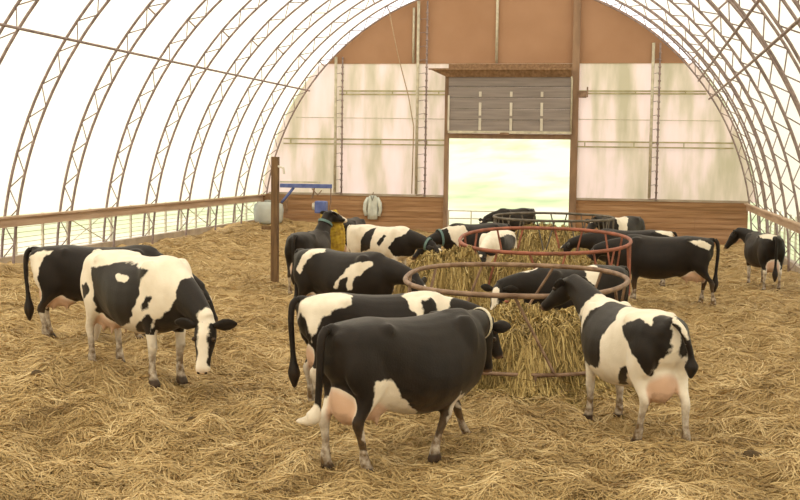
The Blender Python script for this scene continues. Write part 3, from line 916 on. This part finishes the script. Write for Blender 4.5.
    if udder:
        ud = 1 - np.sqrt(((V[:, 0] + 0.60) / (0.30 * udder)) ** 2 + (V[:, 1] / 0.20) ** 2 + ((z - 0.60) / 0.30) ** 2)
        um = np.clip(ud * 9, 0, 1) * (np.abs(V[:, 1]) < 0.20)
        um[nb_:] = 0
        f = np.minimum(f, 0.05 - np.clip(ud * 3, -1, 1)) if True else f
        pink = np.maximum(pink, um * 0.75)
    dirt = np.clip((0.60 - z) / 0.38, 0, 1) * 1.0
    dirt[nb_:] *= 0.3
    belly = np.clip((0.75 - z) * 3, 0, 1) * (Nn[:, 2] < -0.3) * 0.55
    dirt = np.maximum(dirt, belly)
    dirt[headm] = 0.0
    hoof = np.clip((0.075 - z) * 40, 0, 1)
    hoof[:nb_][headm[:nb_]] = 0
    hoof[nb_:] = 0
    hoof[nb_ + eyes:] = 1
    V2 = V * np.array([SX, SY, 1.0], np.float32)
    me.vertices.foreach_set('co', V2.astype(np.float32).ravel())
    for nme, arr in (('coat', f), ('pink', pink), ('dirt', dirt), ('hoof', hoof)):
        at = me.attributes.new(nme, 'FLOAT', 'POINT'); at.data.foreach_set('value', arr.astype(np.float32))
    me.polygons.foreach_set('use_smooth', [True] * len(me.polygons))
    me.materials.append(M['coat'])
    me.update()
    frame = dict(P=P, d=d, side=side, up=up, cen=cen)
    return me, frame

def poly_sd(V, Nn, P3):
    """signed distance (inside positive) to an outline lying on the hide; only where the hide faces the outline's own side"""
    c = P3.mean(0)
    n = np.zeros(3)
    for i in range(len(P3)):
        a = P3[i] - c; b = P3[(i + 1) % len(P3)] - c
        n += np.cross(a, b)
    n /= np.linalg.norm(n) + 1e-9
    # outward: away from the body's axis
    if n @ (c - np.array([c[0] * 0.7, 0, 0.95])) < 0: n = -n
    u = np.cross(n, [0, 0, 1.0])
    if np.linalg.norm(u) < 0.2: u = np.cross(n, [1.0, 0, 0])
    u /= np.linalg.norm(u); w = np.cross(n, u)
    Q = np.stack([(P3 - c) @ u, (P3 - c) @ w], -1)
    X = np.stack([(V - c) @ u, (V - c) @ w], -1)
    best = np.full(len(V), 1e9); inside = np.zeros(len(V), bool)
    for i in range(len(Q)):
        a, b = Q[i], Q[(i + 1) % len(Q)]
        ab = b - a; L2 = ab @ ab + 1e-12
        t = np.clip(((X - a) @ ab) / L2, 0, 1)
        dd = np.linalg.norm(X - (a + t[:, None] * ab), axis=1)
        best = np.minimum(best, dd)
        cond = (a[1] > X[:, 1]) != (b[1] > X[:, 1])
        xi = a[0] + (X[:, 1] - a[1]) * (b[0] - a[0]) / (b[1] - a[1] + 1e-12)
        inside ^= cond & (X[:, 0] < xi)
    s = np.where(inside, best, -best)
    face = (Nn @ n + 0.12) * 0.4
    return np.minimum(s, face)

def strap(fr, u, mat, parent, fat=1.12, w=0.03):
    """a collar round the neck at fraction u of its length"""
    cen = fr['cen']; NS = len(cen) - 1
    i = int(u * NS); t = u * NS - i
    c = cen[i].lerp(cen[min(i + 1, NS)], t)
    tt = (cen[min(i + 1, NS)] - cen[max(i - 1, 0)]).normalized()
    side = Vector((0, 0, 1)).cross(tt)
    if side.length < 0.2: side = Vector((0, 1, 0))
    side.normalize(); up = tt.cross(side).normalized()
    hz = 0.31 * (1 - u) ** 1.3 + 0.125 * (1 - (1 - u) ** 1.3)
    hw = 0.185 * (1 - u) ** 1.2 + 0.095 * (1 - (1 - u) ** 1.2)
    mb = MB(); vs = []; fs = []
    n = 24
    for k in range(n):
        a = 2 * PI * k / n
        for rr, off in ((fat, -w), (fat + 0.06, -w), (fat + 0.06, w), (fat, w)):
            p = c + tt * off + side * hw * rr * math.cos(a) + up * hz * rr * math.sin(a)
            vs.append((p.x * SX, p.y * SY, p.z))
    for k in range(n):
        l = (k + 1) % n
        for q in range(4):
            r_ = (q + 1) % 4
            fs.append((k * 4 + q, k * 4 + r_, l * 4 + r_, l * 4 + q))
    mb.add(vs, fs)
    o = mb.build('collar', mat, parent, smooth=False)
    return o

COWS = []
def cow(key, label, x, y, heading, scale=1.0, collar=None, dz=0.0, **kw):
    pt = list(kw.pop('patches', ())) + (PATCH.get(key, []) if 'PATCH' in globals() else [])
    me, fr = cow_mesh('cow', patches=pt, **kw)
    root = empty('cow', (x, y, 0), math.radians(heading))
    ca, sa = math.cos(math.radians(heading)), math.sin(math.radians(heading))
    zs = []
    for lx in (0.55, -0.75):
        for ly in (0.18, -0.18):
            zs.append(gz(x + ca * lx - sa * ly, y + sa * lx + ca * ly))
    root.location.z = sum(zs) / 4 - 0.015 + dz
    root.scale = (scale, scale, scale)
    tag(root, label, 'cow')
    b = link(bpy.data.objects.new('body', me), root)
    if collar:
        for u, m_ in collar:
            strap(fr, u, M[m_], root)
    COWS.append((key, root, b))
    return root
# coat markings: outlines on each cow's hide, in that cow's own coordinates ('b' black, 'w' white)
PATCH = {
    'F': [
        ('w', [(-0.643,-0.303,0.903),(-0.461,-0.285,0.896),(-0.359,-0.274,0.786),(-0.292,-0.252,0.688),(-0.155,-0.23,0.588),(0.008,-0.092,0.462),(-0.06,-0.005,0.46),(-0.646,-0.193,0.311),(-0.698,-0.205,0.342),(-0.669,-0.207,0.509),(-0.625,-0.258,0.66)]),
        ('w', [(0.362,-0.313,0.678),(0.57,-0.13,0.567),(0.803,0.137,0.37),(0.293,-0.22,0.413),(0.26,-0.14,0.388),(0.329,-0.232,0.53)]),
    ],
    'E': [
        ('w', [(-0.985,-0.033,1.219),(-0.88,-0.063,1.367),(-0.54,0.099,1.428),(-0.327,-0.131,1.412),(-0.374,-0.277,1.321),(-0.569,-0.292,1.267),(-0.712,-0.282,1.185),(-0.778,-0.284,0.981),(-0.766,-0.135,0.762),(-0.848,-0.244,1.026),(-0.907,-0.146,1.232)]),
        ('w', [(0.242,-0.095,1.395),(0.363,0.033,1.418),(0.683,-0.008,1.428),(0.912,0.009,1.347),(0.826,-0.101,1.307),(0.747,-0.204,1.121),(0.426,-0.317,1.096),(0.318,-0.279,1.242)]),
        ('b', [(0.442,-0.254,1.335),(0.551,-0.206,1.389),(0.636,-0.206,1.299),(0.605,-0.273,1.084),(0.44,-0.308,1.119)]),
    ],
    'G': [
        ('b', [(0.493,0.294,1.171),(0.39,0.229,1.325),(0.387,0.018,1.425),(0.09,-0.106,1.385),(-0.196,0.261,1.295),(-0.065,0.351,1.099),(-0.06,0.363,0.806),(0.074,0.342,0.7),(0.563,0.244,0.71),(0.639,0.256,0.959)]),
        ('b', [(-0.409,0.301,1.262),(-0.618,0.213,1.377),(-0.819,0.187,1.321),(-0.664,0.017,1.422),(-0.898,0.014,1.413),(-0.92,0.006,1.1),(-0.854,0.107,0.943),(-0.755,0.157,0.777),(-0.765,0.276,0.89),(-0.547,0.3,1.088)]),
        ('b', [(-0.726,-0.106,1.407),(-0.984,-0.048,1.361),(-1.033,-0.091,1.2),(-0.862,-0.187,0.956),(-0.8,-0.162,0.795),(-0.92,-0.028,1.078)]),
        ('b', [(-0.331,0.27,0.786),(-0.505,0.282,0.82),(-0.239,0.126,0.584),(-0.064,0.103,0.525)]),
        ('b', [(1.096,0.163,1.349),(0.873,0.163,1.16),(0.503,0.302,0.852),(0.535,0.235,0.573),(0.57,0.214,0.388),(0.577,0.215,0.452),(0.747,0.207,0.931)]),
    ],
    'H': [
        ('w', [(-0.448,0.293,1.352),(-0.665,0.206,1.373),(-0.867,0.179,1.275),(-0.834,0.234,1.155),(-0.632,0.285,1.254)]),
        ('w', [(-0.418,0.074,0.497),(-0.574,0.238,0.754),(-0.686,0.179,0.629),(-0.712,-0.168,0.285),(-0.449,0.092,0.455)]),
    ],
    'B': [
        ('b', [(-0.514,-0.302,1.233),(-0.002,-0.183,1.35),(0.597,-0.248,1.301),(0.477,-0.293,1.182),(0.489,-0.313,1.006),(0.307,-0.299,0.68),(-0.618,0.091,0.448),(-0.597,-0.098,0.517),(-0.524,-0.226,0.728),(-0.475,-0.289,0.964)]),
        ('w', [(0.035,-0.314,1.2),(0.145,-0.295,1.231),(0.306,-0.308,1.189),(0.236,-0.338,1.128),(0.103,-0.343,1.139)]),
        ('b', [(-0.72,-0.299,1.012),(-0.602,-0.302,1.083),(-0.563,-0.301,0.956),(-0.711,-0.28,0.808)]),
        ('b', [(0.513,-0.305,0.918),(0.576,-0.283,1.012),(0.634,-0.26,0.994),(0.562,-0.275,0.865),(0.489,-0.29,0.802)]),
        ('b', [(0.208,-0.142,0.539),(0.537,-0.271,0.806),(0.602,-0.241,0.811),(0.567,-0.219,0.671),(0.563,-0.156,0.586),(0.481,-0.217,0.502),(0.164,-0.1,0.521)]),
        ('b', [(0.614,-0.188,0.719),(0.831,-0.147,0.907),(0.959,-0.135,1.063),(1.073,-0.114,1.029),(1.208,-0.11,0.87),(1.327,-0.083,0.752),(1.291,-0.142,0.602),(1.293,-0.144,0.506),(0.492,0.136,0.35),(0.411,0.01,0.547),(0.49,0.03,0.569)]),
    ],
    'A': [
        ('w', [(-0.968,-0.016,1.176),(-0.835,-0.158,1.34),(-0.559,-0.225,1.377),(-0.739,-0.265,1.26),(-0.791,-0.28,1.006),(-0.766,-0.213,0.622),(-0.764,0.165,0.235),(-0.778,-0.185,0.302),(-0.949,0.009,0.734)]),
    ],
    'D': [
        ('w', [(-0.75,-0.292,1.061),(-0.627,-0.27,1.311),(-0.585,-0.094,1.424),(-0.359,-0.02,1.434),(-0.262,-0.145,1.395),(-0.428,-0.291,1.342),(-0.54,-0.301,1.215),(-0.657,-0.305,1.016)]),
        ('w', [(0.058,-0.375,0.82),(0.172,-0.374,1.014),(0.359,-0.268,1.256),(0.662,-0.189,1.287),(0.697,-0.185,1.256),(0.534,-0.295,1.069),(0.427,-0.33,1.013),(0.388,-0.326,0.792),(0.309,-0.348,0.787),(0.312,-0.356,1.023),(0.176,-0.379,0.964),(0.138,-0.377,0.809)]),
    ],
    'L': [
        ('b', [(-0.28,-0.3,1.237),(-0.144,-0.172,1.366),(-0.051,0.017,1.402),(-0.045,-0.345,1.125),(-0.091,-0.357,0.844),(-0.465,-0.198,0.735),(-0.384,-0.314,1.054)]),
        ('b', [(0.407,-0.339,0.897),(0.562,-0.285,1.155),(0.792,-0.134,1.26),(1.014,-0.133,1.122),(0.847,0.004,0.703),(0.493,-0.256,0.697)]),
        ('b', [(0.121,-0.377,1.009),(0.252,-0.285,1.239),(0.322,-0.304,1.193),(0.183,-0.382,0.887)]),
    ],
    'N': [
        ('w', [(1.055,-0.035,1.255),(0.796,-0.047,1.346),(0.506,0.238,1.377),(0.419,0.284,1.221),(0.585,0.28,1.068),(0.628,0.224,0.805),(0.803,0.18,1.015),(0.866,0.047,1.32)]),
    ],
    'O': [
        ('b', [(0.674,0.168,1.311),(-0.181,0.201,1.353),(-0.625,0.294,1.182),(-0.062,0.374,0.935),(0.709,0.227,0.989)]),
    ],
    'Q': [
        ('w', [(1.105,0.039,1.339),(0.713,-0.011,1.415),(0.559,-0.013,1.444),(0.637,-0.012,1.438),(0.885,0.086,1.36),(1.078,0.039,1.346)]),
        ('w', [(-0.141,-0.067,1.402),(-0.386,-0.107,1.43),(-0.302,0.243,1.339),(-0.167,0.345,1.077),(-0.004,0.306,1.216)]),
    ],
    'I': [
        ('w', [(-0.482,0.165,1.415),(-0.765,-0.017,1.41),(-0.984,0.037,1.319),(-0.911,0.139,1.224),(-0.654,0.254,1.325)]),
    ],
    'J': [
        ('w', [(0.459,0.015,1.438),(-0.427,-0.22,1.403),(0.196,0.305,1.211),(0.321,0.36,0.879),(0.51,0.295,0.855),(0.595,0.243,1.306)]),
        ('w', [(0.891,0.102,1.03),(0.462,0.323,0.968),(0.154,0.381,0.844),(0.369,0.274,0.678),(0.838,0.077,0.745)]),
    ],
    'K': [
        ('w', [(-0.193,0.218,1.342),(-0.391,0.017,1.438),(-0.678,-0.128,1.406),(-0.911,0.084,1.32),(-0.682,0.248,1.326)]),
    ],
}
# head poses, in cow coordinates
LOW = dict(head=(1.38, 0, 0.72), aim=(0.45, 0, -0.9))
EAT = dict(head=(1.42, 0, 1.02), aim=(0.7, 0, -0.75))
UP = dict(head=(1.30, 0, 1.55), aim=(0.9, 0, -0.45))
far = dict(voxel=0.034)

cow('F', 'black cow in the foreground facing right, white patch on flank and belly', -2.25, 11.98, 53, 1.05,
    collar=((0.80, 'collar_white'),), head=(1.12, 0.20, 1.20), aim=(0.28, 0.10, -0.95), deep=0.09, udder=1.2,
    legs=((0.42, 0), (-0.38, 0), (-0.08, 0.0), (0.10, 0)), tailpts=[(-0.93, 0, 1.375), (-0.985, 0.0, 1.28), (-0.99, 0.01, 1.0), (-0.98, 0.04, 0.78), (-0.98, 0.06, 0.64), (-1.0, 0.12, 0.52), (-1.08, 0.22, 0.50)],
    voxel=0.02, base='b', white_feet=0.24,
    patches=[('w', (-0.78, 0.19, 0.32, 0.22, 0.14, 0.36)), ('w', (-1.05, 0.1, 0.45, 0.12, 0.3, 0.27))])
cow('E', 'cow with white rump and white shoulder, standing just behind the foreground black cow', -3.12, 14.5, 28, 1.0,
    head=(1.30, 0.0, 1.05), aim=(0.4, 0.0, -0.9), base='b', voxel=0.022, white_feet=0.75)
cow('G', 'black and white cow at right, seen from behind with a pink udder', -0.04, 13.95, 117, 1.02,
    deep=0.04, head=(1.30, 0.10, 1.54), aim=(0.65, 0.35, -0.62), legs=((0.05, 0), (0, 0), (0.16, 0), (-0.16, -0.03)), base='w', voxel=0.02, udder=1.1,
    white_feet=0.8,
    tailpts=[(-0.93, 0, 1.375), (-0.985, -0.05, 1.30), (-1.0, -0.11, 1.16), (-0.99, -0.155, 1.02), (-0.98, -0.17, 0.90), (-0.97, -0.17, 0.78)],
    patches=[('b', (1.12, 0.0, 1.45, 0.42, 0.4, 0.34)), ('b', (0.72, 0.22, 0.85, 0.22, 0.2, 0.42)), ('b', (-0.98, -0.18, 1.02, 0.12, 0.14, 0.34))])
cow('H', 'large black cow facing left, right of the feeders, white mark on its hip', 0.60, 26.6, 177, 1.04,
    head=(1.30, 0, 1.05), aim=(0.6, 0, -0.8), legs=((0, 0), (0.05, 0), (-0.25, 0), (0.0, 0)), base='b', voxel=0.03, white_feet=0.3)
cow('B', 'black and white grazing cow at the left with a white blaze down its lowered face', -6.25, 14.45, -36, 1.11,
    head=(1.26, -0.02, 0.76), aim=(0.20, -0.22, -0.95), base='w', face='blaze', voxel=0.02, white_feet=0.8,
    patches=[('b', (1.08, 0.0, 1.02, 0.20, 0.26, 0.30))])
cow('A', 'dark cow at the far left with a white rump, behind the grazing cow', -8.0, 17.0, 18, 1.0, base='b', voxel=0.026, **LOW)
cow('D', 'black cow facing right, jagged white patch on its side, left of the nearest feeder', -5.12, 20.9, -24, 1.05, base='b', voxel=0.026,
    head=(1.36, 0, 1.0), aim=(0.6, 0, -0.8))
cow('C', 'black cow rubbing its raised head on the yellow brush', -7.4, 26.8, 86, 1.0, collar=((0.6, 'collar_teal'),),
    head=(0.98, -0.10, 1.80), aim=(0.75, -0.5, -0.3), face='blaze', base='b', **far)
cow('N2', 'dark cow mostly hidden behind the yellow brush', -7.75, 32.2, 88, 1.0, base='b', **far, **EAT)
cow('L', 'white cow with black spots facing right with its head down, below the white coat', -6.35, 29.9, -24, 1.0,
    collar=((0.8, 'collar_teal'),), base='w', head=(1.45, 0, 0.95), aim=(0.75, 0, -0.65), patches=[('b', (1.15, 0, 1.1, 0.45, 0.4, 0.5))], **far)
cow('N', 'black cow with white hindquarters facing left, left of the doorway', -4.15, 31.5, 222, 1.0, base='b', **far,
    collar=((0.5, 'collar_teal'),), head=(1.42, 0, 0.92), aim=(0.7, 0, -0.7))
cow('O', 'white and black cow feeding behind the red rimmed feeder', -3.25, 28.6, 264, 1.0, base='w', **far, **EAT)
cow('P', 'very dark cow facing left in front of the bright doorway', -4.3, 43.0, 232, 0.95, base='b', **far, **EAT)
cow('Q', 'black cow between the two near feeders, head down in the hay', -0.98, 20.35, 216, 0.97, base='b', voxel=0.026,
    head=(1.44, 0.1, 1.10), aim=(0.35, 0.25, -0.9), face='blaze')
cow('I', 'black cow with white rump tip, behind the large black cow', -0.1, 30.6, 184, 1.0, base='b', **far, **EAT)
cow('J', 'dark cow with a white neck band, near the boards right of the doorway', -0.45, 37.0, 240, 1.06, base='b', head=(1.30, 0, 1.34), aim=(0.85, 0.1, -0.5), **far)
cow('K', 'black cow walking away at the far right with a white leg and tan udder', 3.12, 31.0, 101, 0.97, base='b', **far,
    white_feet=0.7, head=(1.12, 0.34, 1.38), aim=(0.3, 0.45, -0.8))

# dung clumps lying in the straw
for x, y, sc, lab in ((-3.42, 11.69, 0.085, 'dark dung clump in the straw left of the foreground black cow'), (1.25, 12.79, 0.10, 'dark dung clump in the straw at the lower right'), (-7.27, 13.64, 0.085, 'dark dung clump in the straw at the left edge'), (-5.00, 13.06, 0.07, 'dark dung clump in the straw below the grazing cow')):
    r5 = random.Random(int(x * 100))
    mb = MB()
    rings = []
    for i, (rr, zz) in enumerate(((1.0, -0.03), (0.95, 0.03), (0.7, 0.075), (0.35, 0.10), (0.1, 0.105))):
        rings.append([(sc * rr * math.cos(2 * PI * k / 14) * (1 + 0.2 * math.sin(3 * k + i)), 0.7 * sc * rr * math.sin(2 * PI * k / 14) * (1 + 0.2 * math.cos(5 * k)), zz * sc / 0.13) for k in range(14)])
    o = mb.loft(rings).build('dung_clump', M['dung'], smooth=True)
    o.location = (x, y, gz(x, y)); tag(o, lab, 'dung', 'dark dung clumps in the straw')
# ------------------------------------------------------------------ loose straw and hay
def strands(name, P, ang, length, width, tone, pitch, mat, curl, seg=3, zfun=None, lift=0.0):
    """many short curved stalks in one mesh; P (n,3) roots"""
    n = len(P)
    rs = np.random.RandomState(len(name) * 7 + n % 97)
    t = np.linspace(-0.5, 0.5, seg + 1)
    a = ang[:, None] + curl[:, None] * t[None, :]
    dx = np.cos(a) * length[:, None] / seg; dy = np.sin(a) * length[:, None] / seg
    cx = np.cumsum(dx, 1) - dx[:, :1] - dx.sum(1, keepdims=True) / 2; cy = np.cumsum(dy, 1) - dy[:, :1] - dy.sum(1, keepdims=True) / 2
    X = P[:, 0:1] + cx * np.cos(pitch)[:, None]; Y = P[:, 1:2] + cy * np.cos(pitch)[:, None]
    s = t[None, :] * length[:, None]
    if zfun is not None:
        Z = zfun(X, Y) + P[:, 2:3] + s * np.sin(pitch)[:, None] + 0.25 * length[:, None] * (0.25 - t[None, :] ** 2) * 0.8
    else:
        Z = P[:, 2:3] + s * np.sin(pitch)[:, None]
    tx = np.cos(a); ty = np.sin(a)
    roll = rs.uniform(-0.9, 0.9, n)[:, None]
    wx = -ty * np.cos(roll) * width[:, None] / 2; wy = tx * np.cos(roll) * width[:, None] / 2; wz = np.sin(roll) * width[:, None] / 2 + 0 * wx
    A = np.stack([X - wx, Y - wy, Z - wz], -1); B = np.stack([X + wx, Y + wy, Z + wz], -1)
    co = np.stack([A, B], 2).reshape(-1, 3)
    m = seg + 1
    base = (np.arange(n) * m * 2)[:, None] + (np.arange(seg) * 2)[None, :]
    base = base.reshape(-1)
    quads = np.stack([base, base + 1, base + 3, base + 2], -1).astype(np.int32)
    me = bpy.data.meshes.new(name)
    me.vertices.add(len(co)); me.vertices.foreach_set('co', co.astype(np.float32).ravel())
    me.loops.add(quads.size); me.loops.foreach_set('vertex_index', quads.ravel())
    me.polygons.add(len(quads)); me.polygons.foreach_set('loop_start', np.arange(0, quads.size, 4, dtype=np.int32))
    me.update(calc_edges=True)
    at = me.attributes.new('tone', 'FLOAT', 'POINT'); at.data.foreach_set('value', np.repeat(tone, m * 2).astype(np.float32))
    me.materials.append(mat)
    return link(bpy.data.objects.new(name, me))

rs = np.random.RandomState(5)
def patch_noise(x, y, lam, seed):
    r2 = np.random.RandomState(seed); v = 0
    for _ in range(9):
        a = r2.uniform(0, 2 * PI); l = lam * r2.uniform(0.6, 1.6)
        v = v + np.sin((np.cos(a) * x + np.sin(a) * y) * 2 * PI / l + r2.uniform(0, 6.28))
    return v / 3.0
NS_ = 190000
# more stalks near the viewer's end of the shed, where each one can be told apart
u = rs.uniform(0, 1, NS_)
yy = 1 / (1 / 7.5 + (1 / 47.0 - 1 / 7.5) * u)
xx = rs.uniform(-1, 1, NS_)
left = np.maximum(AX - 9.5, -0.62 * yy - 1.0); right = np.minimum(AX + 9.7, 0.17 * yy + 0.8)
xx = left + (right - left) * (xx * 0.5 + 0.5)
lenf = rs.uniform(0.08, 0.26, NS_) * (1 + yy / 40)
ang = patch_noise(xx, yy, 2.2, 3) * 1.6 + rs.normal(0, 1.1, NS_)
tone = np.clip(0.5 + 0.15 * patch_noise(xx, yy, 1.4, 9) + 0.13 * patch_noise(xx, yy, 0.45, 4) + rs.normal(0, 0.12, NS_), 0, 1)
wid = 0.0034 + 0.00036 * yy
P = np.stack([xx, yy, rs.uniform(0.0, 0.03, NS_)], -1)
o = strands('loose_straw', P, ang, lenf, wid * rs.uniform(0.7, 1.4, NS_), tone, rs.normal(0, 0.10, NS_), M['stalks'], rs.normal(0, 1.0, NS_), 3, ground)
tag(o, 'loose dry straw covering the whole floor of the shed', 'straw', kind='stuff')

def heap(name, cx, cy, r, h, lab, seed, top=0.35, n=9000, outside_r=0.35):
    """a rough mound of hay with stalks hanging over it"""
    r2 = np.random.RandomState(seed)
    z0 = gz(cx, cy)
    root = empty(name, (cx, cy, 0)); tag(root, lab, 'hay', kind='stuff')
    ph = r2.uniform(0, 6.28, 8)
    def prof(a, q):
        rr = r * (1 + 0.07 * np.sin(3 * a + ph[0]) + 0.05 * np.sin(7 * a + ph[1]) + 0.03 * np.sin(13 * a + ph[2]))
        d = q / rr
        z = h * (1 - smoothstep(top, 1.12, d)) * (1 + 0.10 * np.sin(5 * a + 7 * d + ph[3]) + 0.07 * np.sin(11 * a - 9 * d + ph[4]))
        z = z + 0.04 * np.sin(31 * a + 20 * d) * (d < 1)
        return z
    def hz(X, Y):
        a = np.arctan2(Y - cy, X - cx); q = np.hypot(X - cx, Y - cy)
        return prof(a, q) + ground(X, Y) - 0.02
    A = np.linspace(0, 2 * PI, 97)[:-1]; Q = np.linspace(0, r + outside_r, 26)
    vs = []; fs = []
    for q in Q:
        for a in A:
            x, y = cx + q * math.cos(a), cy + q * math.sin(a)
            vs.append((x - cx, y - cy, float(hz(np.array(x), np.array(y)))))
    nA = len(A)
    for i in range(len(Q) - 1):
        for k in range(nA):
            l = (k + 1) % nA
            fs.append((i * nA + k, i * nA + l, (i + 1) * nA + l, (i + 1) * nA + k))
    b = MB().add(vs, fs).build('hay_mass', M['hay'], root, smooth=True); tag(b, kind='stuff')
    a = r2.uniform(0, 2 * PI, n); q = (r + outside_r) * np.sqrt(r2.uniform(0, 1, n))
    X = q * np.cos(a); Y = q * np.sin(a)
    radial = a + r2.normal(0, 0.7, n)
    rnd_a = r2.uniform(0, 2 * PI, n)
    steep = (q / r > 0.45)
    an = np.where(steep & (r2.uniform(0, 1, n) < 0.7), radial, rnd_a)
    tone = np.clip(0.38 + 0.2 * np.sin(9 * a + ph[5]) * np.sin(5 * q) + r2.normal(0, 0.2, n), 0, 1)
    def z2(XX, YY): return hz(XX + cx, YY + cy)
    o = strands('hay_stalks', np.stack([X, Y, r2.uniform(0.0, 0.04, n)], -1), an, r2.uniform(0.12, 0.30, n), r2.uniform(0.006, 0.014, n) * (1 + cy / 40), tone,
                r2.normal(0, 0.15, n), M['hay_stalks'], r2.normal(0, 0.8, n), 4, z2)
    o.parent = root; tag(o, kind='stuff')
    return root
heap('hay_heap', -1.68, 16.95, 1.64, 0.66, 'mound of hay filling the nearest feeder and spilling over its edge', 1, 0.70, 16000, 0.42)
heap('hay_heap', -1.78, 23.6, 1.55, 0.95, 'mound of hay inside the red rimmed feeder', 2, 0.5, 9000)
heap('hay_heap', -2.35, 34.5, 1.55, 0.95, 'mound of hay inside the farthest feeder near the doorway', 3, 0.5, 6000)
heap('hay_heap', -3.55, 22.3, 1.05, 1.05, 'tall heap of hay to the left of the red rimmed feeder', 4, 0.55, 7000, 0.2)
